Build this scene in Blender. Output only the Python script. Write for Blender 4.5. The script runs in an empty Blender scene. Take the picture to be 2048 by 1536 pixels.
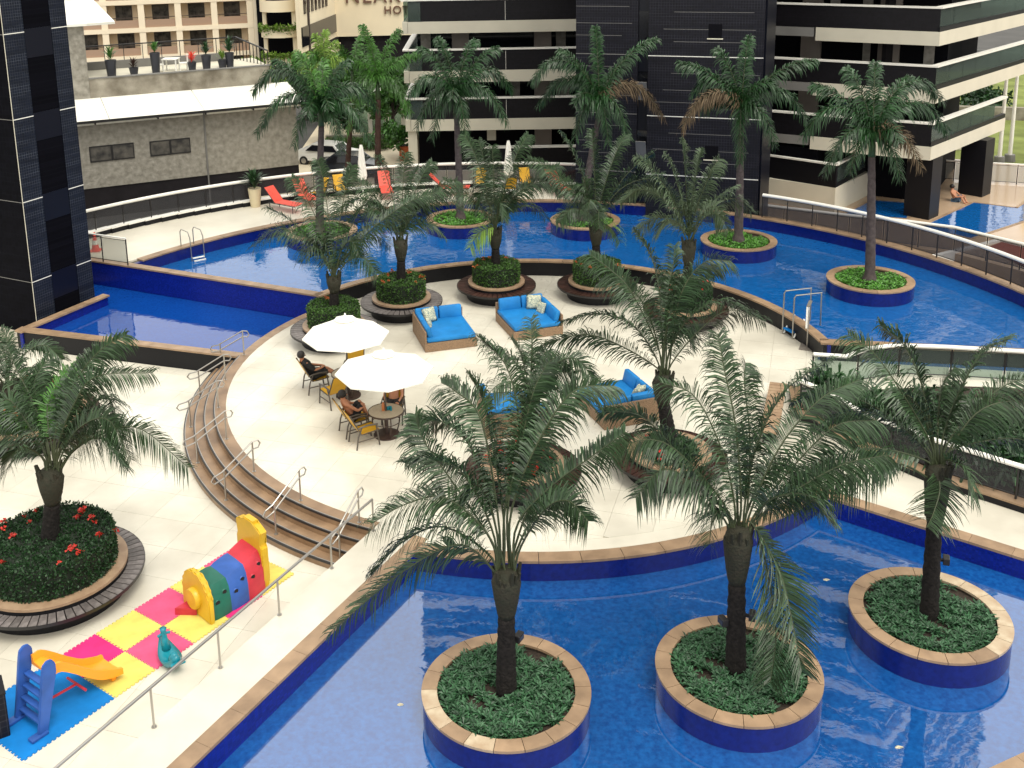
import bpy, bmesh, math, random
from mathutils import Vector, Matrix
random.seed(11)
R = math.radians
SC = bpy.context.scene
COL = SC.collection

# ------------------------------------------------------------------ camera
cam_d = bpy.data.cameras.new('camera'); cam = bpy.data.objects.new('camera', cam_d); COL.objects.link(cam)
cam_d.sensor_width = 36.0; cam_d.lens = 2180.2 / 2048 * 36
cam_d.shift_x = (1024 - 944.7) / 2048; cam_d.shift_y = (323.8 - 768) / 2048
cam_d.clip_start = 0.1; cam_d.clip_end = 3000
_p, _r = R(13.08), R(-1.13)
_rt, _up = Vector((1, 0, 0)), Vector((0, math.sin(_p), math.cos(_p)))
_fw = Vector((0, math.cos(_p), -math.sin(_p)))
_Rv = math.cos(_r) * _rt + math.sin(_r) * _up; _Uv = -math.sin(_r) * _rt + math.cos(_r) * _up
_m = Matrix((_Rv, _Uv, -_fw)).transposed().to_4x4(); _m.translation = Vector((0, 0, 14.0))
cam.matrix_world = _m
SC.camera = cam

# ------------------------------------------------------------------ world, sun, exposure
SUN_EL, SUN_AZ = 64.0, 150.0          # azimuth clockwise from +Y (north): high, veiled, from behind the camera's right
w = bpy.data.worlds.new('World'); SC.world = w; w.use_nodes = True
nt = w.node_tree; nt.nodes.clear()
sky = nt.nodes.new('ShaderNodeTexSky'); sky.sky_type = 'NISHITA'; sky.sun_disc = False
sky.sun_elevation = R(SUN_EL); sky.sun_rotation = R(SUN_AZ); sky.air_density = 1.0; sky.dust_density = 4.0; sky.ozone_density = 1.0
hs = nt.nodes.new('ShaderNodeHueSaturation'); hs.inputs['Saturation'].default_value = 0.14
bg = nt.nodes.new('ShaderNodeBackground'); bg.inputs['Strength'].default_value = 0.15
wo = nt.nodes.new('ShaderNodeOutputWorld')
nt.links.new(sky.outputs[0], hs.inputs['Color']); tn = nt.nodes.new('ShaderNodeMix'); tn.data_type = 'RGBA'; tn.blend_type = 'MULTIPLY'; tn.inputs['Factor'].default_value = 1; tn.inputs['B'].default_value = (1, .985, .935, 1)   # warm, hazy overcast
cl = nt.nodes.new('ShaderNodeMix'); cl.data_type = 'RGBA'; cl.inputs['Factor'].default_value = .68; cl.inputs['B'].default_value = (5.5, 5.45, 5.35, 1)   # even cloud layer
nt.links.new(hs.outputs[0], cl.inputs['A']); nt.links.new(cl.outputs['Result'], tn.inputs['A']); nt.links.new(tn.outputs['Result'], bg.inputs['Color']); nt.links.new(bg.outputs[0], wo.inputs['Surface'])
sun_d = bpy.data.lights.new('sun', 'SUN'); sun_d.energy = 0.8; sun_d.angle = R(28); sun_d.color = (1.0, 0.95, 0.82)
sun = bpy.data.objects.new('sun', sun_d); COL.objects.link(sun)
_az = R(SUN_AZ); _dir = Vector((math.sin(_az) * math.cos(R(SUN_EL)), math.cos(_az) * math.cos(R(SUN_EL)), math.sin(R(SUN_EL))))
sun.rotation_euler = _dir.to_track_quat('Z', 'Y').to_euler(); sun.location = (0, 30, 60)
SC.view_settings.view_transform = 'Standard'; SC.view_settings.look = 'None'
SC.view_settings.gamma = 1.0; SC.view_settings.exposure = 1.08; SC.view_settings.use_curve_mapping = False
SC.cycles.use_denoising = True
SC.cycles.max_bounces = 8; SC.cycles.transparent_max_bounces = 12; SC.cycles.caustics_reflective = False; SC.cycles.caustics_refractive = False

# ------------------------------------------------------------------ materials
MATS = {}
def mat(name, col, rough=.6, spec=.5, var=.0, vscale=3., col2=None, bump=0., bscale=40., metal=0., obj_var=0., isl_var=0., ior=None, coat=0., kind='noise', vdetail=4., rvar=0., coords='Object'):
    """one procedural principled material: noise-mixed colour, per-object / per-island variation, bump"""
    m = bpy.data.materials.new(name); m.use_nodes = True; MATS[name] = m
    t = m.node_tree; N = t.nodes; L = t.links; b = N['Principled BSDF']
    b.inputs['Base Color'].default_value = (*col, 1); b.inputs['Roughness'].default_value = rough
    b.inputs['Specular IOR Level'].default_value = spec; b.inputs['Metallic'].default_value = metal
    if ior: b.inputs['IOR'].default_value = ior
    if coat: b.inputs['Coat Weight'].default_value = coat; b.inputs['Coat Roughness'].default_value = .08
    tc = N.new('ShaderNodeTexCoord')
    src = None
    if var or col2:
        nz = N.new('ShaderNodeTexNoise'); nz.inputs['Scale'].default_value = vscale; nz.inputs['Detail'].default_value = vdetail
        L.new(N.new('ShaderNodeNewGeometry').outputs['Position'] if coords == 'World' else tc.outputs[coords], nz.inputs['Vector'])
        rp = N.new('ShaderNodeMapRange'); rp.inputs['From Min'].default_value = .32; rp.inputs['From Max'].default_value = .68
        L.new(nz.outputs['Fac'], rp.inputs['Value'])
        mx = N.new('ShaderNodeMix'); mx.data_type = 'RGBA'
        c2 = col2 if col2 else tuple(c * (1 - var) for c in col); c1 = col if col2 else tuple(c * (1 + var) for c in col)
        mx.inputs['A'].default_value = (*c1, 1); mx.inputs['B'].default_value = (*c2, 1)
        L.new(rp.outputs[0], mx.inputs['Factor']); src = mx.outputs['Result']
        if rvar:
            rr = N.new('ShaderNodeMapRange'); rr.inputs['To Min'].default_value = max(.02, rough - rvar); rr.inputs['To Max'].default_value = rough + rvar
            L.new(rp.outputs[0], rr.inputs['Value']); L.new(rr.outputs[0], b.inputs['Roughness'])
    for amt, node, outp in ((obj_var, 'ShaderNodeObjectInfo', 'Random'), (isl_var, 'ShaderNodeNewGeometry', 'Random Per Island')):
        if amt:
            oi = N.new(node); mr = N.new('ShaderNodeMapRange'); mr.inputs['To Min'].default_value = 1 - amt; mr.inputs['To Max'].default_value = 1 + amt
            L.new(oi.outputs[outp], mr.inputs['Value'])
            mm = N.new('ShaderNodeMix'); mm.data_type = 'RGBA'; mm.blend_type = 'MULTIPLY'; mm.inputs['Factor'].default_value = 1
            if src is None: mm.inputs['A'].default_value = (*col, 1)
            else: L.new(src, mm.inputs['A'])
            L.new(mr.outputs[0], mm.inputs['B']); src = mm.outputs['Result']
    if src is not None: L.new(src, b.inputs['Base Color'])
    if bump:
        n2 = N.new('ShaderNodeTexNoise'); n2.inputs['Scale'].default_value = bscale; n2.inputs['Detail'].default_value = 5
        L.new(tc.outputs['Object'], n2.inputs['Vector'])
        bp = N.new('ShaderNodeBump'); bp.inputs['Strength'].default_value = bump; bp.inputs['Distance'].default_value = .05
        L.new(n2.outputs['Fac'], bp.inputs['Height']); L.new(bp.outputs[0], b.inputs['Normal'])
    return m

def mosaic(name, col, grout, sx, sy, rough=.2, gap=.06, streak=.5, face_rot=0., axes='XZ'):
    """small square tiles with uneven grout, mapped on a wall's own plane (object space)"""
    m = mat(name, col, rough, .25); t = m.node_tree; N = t.nodes; L = t.links; b = N['Principled BSDF']
    tc = N.new('ShaderNodeTexCoord'); sp = N.new('ShaderNodeSeparateXYZ'); cb = N.new('ShaderNodeCombineXYZ')
    L.new(tc.outputs['Object'], sp.inputs[0])
    L.new(sp.outputs[axes[0]], cb.inputs['X']); L.new(sp.outputs[axes[1]], cb.inputs['Y'])
    br = N.new('ShaderNodeTexBrick'); br.offset = 0; br.squash = 1
    br.inputs['Color1'].default_value = (*col, 1); br.inputs['Color2'].default_value = (*[c * 1.7 for c in col], 1)
    br.inputs['Scale'].default_value = 1; br.inputs['Brick Width'].default_value = sx; br.inputs['Row Height'].default_value = sy
    br.inputs['Mortar Size'].default_value = gap * sx; br.inputs['Mortar Smooth'].default_value = .3
    L.new(cb.outputs[0], br.inputs['Vector'])
    nz = N.new('ShaderNodeTexNoise'); nz.inputs['Scale'].default_value = 1.3; nz.inputs['Detail'].default_value = 3
    mp = N.new('ShaderNodeMapping'); mp.inputs['Scale'].default_value = (.35, 3.2, 1); L.new(cb.outputs[0], mp.inputs[0]); L.new(mp.outputs[0], nz.inputs['Vector'])
    mr = N.new('ShaderNodeMapRange'); mr.inputs['From Min'].default_value = .4; mr.inputs['From Max'].default_value = .7; L.new(nz.outputs['Fac'], mr.inputs['Value'])
    gm = N.new('ShaderNodeMix'); gm.data_type = 'RGBA'; gm.inputs['A'].default_value = (*[g * (1 - streak) for g in grout], 1); gm.inputs['B'].default_value = (*grout, 1)
    L.new(mr.outputs[0], gm.inputs['Factor']); L.new(gm.outputs['Result'], br.inputs['Mortar']); L.new(br.outputs['Color'], b.inputs['Base Color'])
    return m

mat('floor', (.71, .675, .575), .34, .5, col2=(.50, .465, .385), vscale=.55, vdetail=9, obj_var=.05, rvar=.16, bump=.03, bscale=60, coords='World')
mat('floor_far', (.71, .675, .575), .45, .5, col2=(.57, .53, .44), vscale=.6, vdetail=8)
mat('joint', (.44, .40, .32), .8)
mat('tan', (.345, .232, .142), .45, .5, col2=(.225, .148, .09), vscale=2.5, vdetail=8, coords='World', obj_var=.14, bump=.05, bscale=50)
mat('tan_wet', (.58, .50, .36), .25, .5, col2=(.34, .22, .13), vscale=2.2)
mat('step', (.30, .195, .115), .4, .5, col2=(.17, .105, .06), vscale=1.6, vdetail=8, bump=.04, bscale=30)
mat('granite', (.006, .006, .008), .45, .25, var=.5, vscale=60)
mat('metal', (.42, .40, .37), .33, .5, metal=.9)
mat('rail_white', (.80, .78, .72), .35)
mat('dark_metal', (.014, .013, .014), .4)
mat('soil', (.03, .02, .013), .9, var=.5, vscale=20)
mosaic('pool_tile', (.003, .010, .155), (.006, .02, .22), .05, .05, .25, .1, .3)
mat('pool_tile_flat', (.003, .012, .165), .25, .4, col2=(.002, .007, .11), vscale=9, vdetail=8)

def water(name, deep, light, rip, scale=2.2, ior=1.45, speck=14.):
    m = mat(name, deep, .02, .5, col2=light, vscale=speck, vdetail=6, ior=ior)
    t = m.node_tree; N = t.nodes; L = t.links; b = N['Principled BSDF']
    tc = N.new('ShaderNodeTexCoord'); n1 = N.new('ShaderNodeTexNoise'); n1.inputs['Scale'].default_value = scale; n1.inputs['Detail'].default_value = 3; n1.inputs['Distortion'].default_value = .6
    L.new(tc.outputs['Object'], n1.inputs['Vector'])
    bp = N.new('ShaderNodeBump'); bp.inputs['Strength'].default_value = rip; bp.inputs['Distance'].default_value = .1
    L.new(n1.outputs['Fac'], bp.inputs['Height']); L.new(bp.outputs[0], b.inputs['Normal'])
    return m
water('water_low', (.008, .098, .335), (.004, .055, .225), .02, 1.6, ior=2.5, speck=11.)
water('water_up', (.005, .100, .330), (.003, .075, .265), .09, 2.4, speck=7, ior=1.8)
water('water_basin', (.004, .06, .30), (.003, .04, .23), .06, 1.8, ior=1.7)

mat('frond', (.028, .056, .022), .42, .45, var=.30, vscale=.8, isl_var=.6)
mat('frond_pale', (.060, .092, .046), .42, .45, var=.25, vscale=.8, isl_var=.35)
mat('frond_lime', (.14, .24, .03), .45, .4, var=.25, vscale=1, isl_var=.3)
mat('fox', (.013, .048, .012), .40, .45, var=.35, vscale=.8, isl_var=.45)
mat('fox_light', (.050, .145, .022), .40, .45, var=.3, vscale=.8, isl_var=.4)  # lighter green; sunlight on the palms beyond the railing is put into the colour
mat('frond_dry', (.105, .075, .045), .7, .2, isl_var=.35)
mat('rachis', (.050, .062, .030), .55, .3)
mat('trunk_dark', (.013, .011, .010), .85, .2, var=.5, vscale=14, bump=.6, bscale=22)
mat('leafbase', (.036, .032, .022), .8, .2, col2=(.028, .030, .02), vscale=9, bump=.6, bscale=18)
mat('trunk_grey', (.075, .060, .058), .8, .2, var=.3, vscale=8, bump=.2, bscale=12)
mat('trunk_red', (.055, .030, .024), .8, .2, var=.3, vscale=8)
mat('shaft', (.045, .085, .03), .5)
mat('hedge', (.040, .098, .014), .5, .4, isl_var=.5)
mat('hedge_dark', (.012, .042, .011), .5, .4, isl_var=.5)
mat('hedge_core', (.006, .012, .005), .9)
mat('cover', (.032, .095, .040), .42, .45, isl_var=.5)
mat('cover_bright', (.07, .22, .02), .42, .45, isl_var=.5)
mat('flower', (.55, .035, .022), .5, obj_var=.25)
mat('flower_orange', (.42, .10, .025), .5, obj_var=.25)
mat('wood_dark', (.040, .018, .014), .32, .5, var=.4, vscale=6, obj_var=.35)
mat('wood_grey', (.13, .115, .11), .5, .5, var=.3, vscale=8, obj_var=.25)
mat('ring_stone', (.36, .25, .16), .4, col2=(.27, .175, .11), vscale=4)
mat('wicker', (.24, .15, .085), .6, var=.3, vscale=30, bump=.5, bscale=70)
mat('cushion', (.010, .175, .46), .55, .3, var=.15, vscale=2, bump=.12, bscale=9)
mat('canvas', (.86, .84, .76), .7, .2, var=.03, vscale=2)
mat('sling', (.60, .33, .018), .5, .3, var=.08, vscale=3)
mat('sling_red', (.74, .10, .07), .55, .3, var=.12, vscale=4)
mat('frame', (.075, .062, .05), .45)
mat('frame_grey', (.17, .15, .13), .45)
mat('table_top', (.40, .33, .235), .5, var=.08, vscale=20)
mat('table_base', (.045, .026, .02), .5)
mat('mat_blue', (.005, .17, .50), .7, .2, var=.14, vscale=2.5, vdetail=8)
mat('mat_pink', (.64, .085, .19), .7, .2, var=.14, vscale=2.5, vdetail=8)
mat('mat_hot', (.60, .028, .17), .7, .2, var=.14, vscale=2.5, vdetail=8)
mat('mat_yellow', (.66, .56, .13), .7, .2, var=.14, vscale=2.5, vdetail=8)
mat('plastic_blue', (.026, .090, .34), .45, .4, var=.18, vscale=3, vdetail=8)
mat('plastic_orange', (.88, .32, .02), .35, .45)
mat('plastic_red', (.50, .030, .050), .45, .4, var=.16, vscale=3, vdetail=8)
mat('plastic_green', (.008, .105, .072), .45, .4, var=.2, vscale=3, vdetail=8)
mat('plastic_yellow', (.62, .38, .02), .35, .45, var=.08, vscale=3)
mat('plastic_teal', (.006, .20, .26), .25, .5)
mat('black_hole', (.01, .008, .008), .9)
mat('plaster_grey', (.35, .33, .285), .9, .2, col2=(.215, .20, .168), vscale=3.5, vdetail=8, bump=1.0, bscale=5)
mat('plaster_stain', (.36, .33, .27), .9, .2, col2=(.15, .13, .10), vscale=1.1, vdetail=8, bump=.3, bscale=9)
mat('roof_white', (.86, .85, .78), .5, var=.03, vscale=.6)
mat('plinth', (.014, .012, .014), .8, .2, var=.2, vscale=2)
mat('cream', (.86, .74, .56), .8, .2, var=.04, vscale=.4)
mat('cream_in', (.80, .66, .48), .8, .2, var=.08, vscale=.6)
mat('beige', (.84, .73, .53), .8, .2, var=.05, vscale=.3)
mat('brown_glass', (.40, .27, .19), .2, .6)
mat('brown_frame', (.05, .035, .028), .5)
mat('dark_glass', (.008, .009, .013), .08, .4)
mat('curtain_reflection_glass', (.13, .12, .105), .10, .6, col2=(.03, .03, .032), vscale=2.2)  # pale patches: hotel door curtains, and reflections painted into the plaster building panes
mat('concrete_white', (.60, .565, .46), .7, .2, var=.05, vscale=.8)
mat('concrete_grey', (.19, .185, .175), .7, .2, var=.12, vscale=.8)
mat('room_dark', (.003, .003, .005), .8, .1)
mat('col_brown', (.24, .205, .18), .6, var=.1, vscale=1)
mat('navy_panel', (.003, .004, .010), .35, .3)
mat('blue_glass', (.001, .002, .012), .12, .3)
mat('sign_letter', (.16, .085, .055), .5)
mat('asphalt', (.06, .058, .055), .9, var=.2, vscale=.4)
mat('paving', (.62, .54, .40), .8, .2, var=.1, vscale=.5)
mat('terrace', (.46, .33, .22), .12, .5, col2=(.42, .30, .20), vscale=.6)
mat('gravel_red', (.19, .045, .03), .9, var=.3, vscale=25)
mat('wall_taupe', (.10, .085, .065), .6, var=.15, vscale=1)
mat('lawn', (.17, .20, .06), .9, .1, var=.3, vscale=.5)
mat('skin', (.46, .21, .12), .55, .3)
mat('dead_leaf', (.46, .42, .30), .6, var=.3, vscale=15)
mat('curtain', (.30, .28, .25), .8, .2, var=.2, vscale=5)
mat('hair', (.012, .009, .008), .6)
mat('cloth_black', (.010, .010, .011), .8)
mat('cloth_denim', (.05, .10, .17), .8)
mat('pot_cream', (.66, .57, .38), .5, var=.05, vscale=3)
mat('pot_dark', (.030, .032, .042), .5)
mat('terracotta', (.55, .12, .03), .6)
mat('yellow_paint', (.85, .62, .03), .5)
mat('car_white', (.78, .77, .72), .25, coat=.5)
mat('car_dark', (.02, .025, .035), .25, coat=.5)
mat('tyre', (.012, .012, .012), .8)
mat('white_plastic', (.78, .77, .72), .4)
mat('bottle', (.50, .17, .06), .25)
mat('cone_red', (.75, .07, .04), .5)
mat('pillow_print', (.62, .60, .42), .8, .2, col2=(.14, .20, .20), vscale=22, vdetail=2)
mosaic('tower_tile', (.003, .005, .012), (.11, .125, .15), .10, .10, .45, .055, .8, axes='YZ')
mosaic('tower_tile_shaded', (.002, .002, .0035), (.007, .008, .011), .16, .16, .7, .06, .6)  # copy of the tower tile with the front face's shade put into the colour
mosaic('core_tile', (.003, .003, .0065), (.040, .040, .052), .12, .12, .55, .06, .75)
mosaic('parapet_tile', (.004, .0035, .005), (.012, .010, .013), .14, .14, .45, .06, .6)

def glass(name, tint, alpha, rough=.03):
    m = bpy.data.materials.new(name); m.use_nodes = True; MATS[name] = m; t = m.node_tree; N = t.nodes; L = t.links; N.clear()
    o = N.new('ShaderNodeOutputMaterial'); tr = N.new('ShaderNodeBsdfTransparent'); tr.inputs['Color'].default_value = (*tint, 1)
    pb = N.new('ShaderNodeBsdfPrincipled'); pb.inputs['Base Color'].default_value = (*[c * .35 for c in tint], 1); pb.inputs['Roughness'].default_value = rough
    mx = N.new('ShaderNodeMixShader'); mx.inputs['Fac'].default_value = alpha
    L.new(tr.outputs[0], mx.inputs[1]); L.new(pb.outputs[0], mx.inputs[2]); L.new(mx.outputs[0], o.inputs['Surface']); return m
MATS['tower_tile_shaded'].node_tree.nodes['Principled BSDF'].inputs['Specular IOR Level'].default_value = .05
glass('glass_smoke', (.38, .38, .41), .22)
glass('glass_green', (.50, .62, .57), .25)
glass('glass_frost', (.86, .87, .82), .55, .3)

# ------------------------------------------------------------------ geometry helpers
class MB:
    """collects shapes in one bmesh; build() links them as ONE mesh object"""
    def __init__(s): s.b = bmesh.new(); s.mi = 0; s.mats = []
    def m(s, name):
        if name not in s.mats: s.mats.append(name)
        s.mi = s.mats.index(name); return s
    def _f(s, vs):
        try: f = s.b.faces.new(vs); f.material_index = s.mi; return f
        except ValueError: return None
    def box(s, c, d, rz=0., bev=0., M=None):
        mt = M if M is not None else Matrix.Translation(c) @ Matrix.Rotation(rz, 4, 'Z')
        hx, hy, hz = d[0] / 2, d[1] / 2, d[2] / 2
        vs = [s.b.verts.new(mt @ Vector((x * hx, y * hy, z * hz))) for x in (-1, 1) for y in (-1, 1) for z in (-1, 1)]
        fs = [s._f([vs[i] for i in q]) for q in ((0, 1, 3, 2), (4, 6, 7, 5), (0, 4, 5, 1), (2, 3, 7, 6), (0, 2, 6, 4), (1, 5, 7, 3))]
        if bev:
            es = list({e for f in fs for e in f.edges}); r = bmesh.ops.bevel(s.b, geom=es, offset=bev, segments=2, affect='EDGES', profile=.5)
            for f in r['faces']: f.material_index = s.mi
        return s
    def prism(s, pts, z0, z1):
        a = [s.b.verts.new((p[0], p[1], z0)) for p in pts]; t = [s.b.verts.new((p[0], p[1], z1)) for p in pts]; n = len(pts)
        s._f(t); s._f(a[::-1])
        for i in range(n): s._f([a[i], a[(i + 1) % n], t[(i + 1) % n], t[i]])
        return s
    def quad(s, *v): s._f([s.b.verts.new(p) for p in v]); return s
    def tube(s, pts, r, n=8, r2=None, cap=True):
        pts = [Vector(p) for p in pts]; m = len(pts); rings = []
        for i, p in enumerate(pts):
            t = (pts[min(i + 1, m - 1)] - pts[max(i - 1, 0)]); t = t.normalized() if t.length > 1e-9 else Vector((0, 0, 1))
            u = t.orthogonal().normalized() if i == 0 else (pu - t * pu.dot(t)).normalized()
            pu = u; v = t.cross(u)
            rad = r if r2 is None else (r[i] if isinstance(r, (list, tuple)) else r + (r2 - r) * i / (m - 1))
            rings.append([s.b.verts.new(p + (u * math.cos(a) + v * math.sin(a)) * rad) for a in [2 * math.pi * k / n for k in range(n)]])
        for i in range(m - 1):
            for k in range(n): s._f([rings[i][k], rings[i][(k + 1) % n], rings[i + 1][(k + 1) % n], rings[i + 1][k]])
        if cap: s._f(rings[0][::-1]); s._f(rings[-1])
        return s
    def lathe(s, prof, n=32, c=(0, 0, 0), a0=0., a1=2 * math.pi):
        full = abs(a1 - a0 - 2 * math.pi) < 1e-6; k = n if full else n + 1; R_ = []
        for (r, z) in prof: R_.append([s.b.verts.new((c[0] + r * math.cos(a0 + (a1 - a0) * i / n), c[1] + r * math.sin(a0 + (a1 - a0) * i / n), c[2] + z)) for i in range(k)])
        for j in range(len(prof) - 1):
            for i in range(n): s._f([R_[j][i], R_[j][(i + 1) % k], R_[j + 1][(i + 1) % k], R_[j + 1][i]])
        return s
    def disc(s, c, r, n=32):
        s._f([s.b.verts.new((c[0] + r * math.cos(2 * math.pi * i / n), c[1] + r * math.sin(2 * math.pi * i / n), c[2])) for i in range(n)]); return s
    def arc(s, c, r0, r1, z0, z1, a0, a1, n):
        """solid ring sector"""
        V = [[s.b.verts.new((c[0] + r * math.cos(a), c[1] + r * math.sin(a), z)) for (r, z) in ((r0, z0), (r1, z0), (r1, z1), (r0, z1))] for a in [a0 + (a1 - a0) * i / n for i in range(n + 1)]]
        for i in range(n):
            for k in range(4): s._f([V[i][k], V[i][(k + 1) % 4], V[i + 1][(k + 1) % 4], V[i + 1][k]])
        s._f(V[0][::-1]); s._f(V[-1]); return s
    def mesh(s, name, smooth=False):
        bmesh.ops.recalc_face_normals(s.b, faces=s.b.faces)
        me = bpy.data.meshes.new(name); s.b.to_mesh(me); s.b.free()
        for k in s.mats: me.materials.append(MATS[k])
        if smooth:
            me.polygons.foreach_set('use_smooth', [True] * len(me.polygons))
            if smooth != 'all': me.set_sharp_from_angle(angle=R(40))
        return me
    def build(s, name, parent=None, smooth=False, loc=None, rz=0.):
        return link(name, s.mesh(name, smooth), parent, loc, rz)
def link(name, me, parent=None, loc=None, rz=0.):
    o = bpy.data.objects.new(name, me); COL.objects.link(o); o.parent = parent
    if loc is not None: o.location = loc
    if rz: o.rotation_euler = (0, 0, rz)
    return o
def tag(o, label, cat, group=None):
    o['label'] = label; o['category'] = cat
    if group: o['group'] = group
    return o
def thing(name, label, cat, loc=(0, 0, 0), rz=0., group=None):
    return tag(link(name, None, None, loc, rz), label, cat, group)
def struct(o): o['kind'] = 'structure'; return o
def copy_tree(o, parent=None, loc=None, rz=None, label=None, group=None):
    c = o.copy(); COL.objects.link(c); c.parent = parent
    if loc is not None: c.location = loc
    if rz is not None: c.rotation_euler = (0, 0, rz)
    if label: c['label'] = label
    if group: c['group'] = group
    for ch in o.children: copy_tree(ch, c)
    return c
def mb(m): return MB().m(m)
def lerp(a, b, t): return a + (b - a) * t
def V2(a, b, t): return (lerp(a[0], b[0], t), lerp(a[1], b[1], t))
def clip(poly, sub):
    """Sutherland-Hodgman against a convex CCW polygon"""
    out = poly
    for i in range(len(sub)):
        a, b = sub[i], sub[(i + 1) % len(sub)]; inp, out = out, []
        if not inp: break
        side = lambda p: (b[0] - a[0]) * (p[1] - a[1]) - (b[1] - a[1]) * (p[0] - a[0])
        for j in range(len(inp)):
            p, q = inp[j - 1], inp[j]; sp_, sq = side(p), side(q)
            if sq >= 0:
                if sp_ < 0: t = sp_ / (sp_ - sq); out.append(V2(p, q, t))
                out.append(q)
            elif sp_ >= 0: t = sp_ / (sp_ - sq); out.append(V2(p, q, t))
    return out
def bez(pts, n):
    """Catmull-Rom through the points"""
    P = [Vector(p) for p in pts]; P = [P[0] * 2 - P[1]] + P + [P[-1] * 2 - P[-2]]; out = []
    m = len(P) - 3
    for i in range(n + 1):
        u = i / n * m; k = min(int(u), m - 1); t = u - k; a, b, c, d = P[k:k + 4]
        out.append(.5 * ((2 * b) + (c - a) * t + (2 * a - 5 * b + 4 * c - d) * t * t + (3 * b - a - 3 * c + d) * t ** 3))
    return out
C0 = (1.64, 31.3)                       # centre of the round deck and of the ring pool
def pol(r, deg, z=None):
    p = (C0[0] + r * math.cos(R(deg)), C0[1] + r * math.sin(R(deg))); return p if z is None else (*p, z)
def arcpts(r, d0, d1, n): return [pol(r, lerp(d0, d1, i / n)) for i in range(n + 1)]

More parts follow.
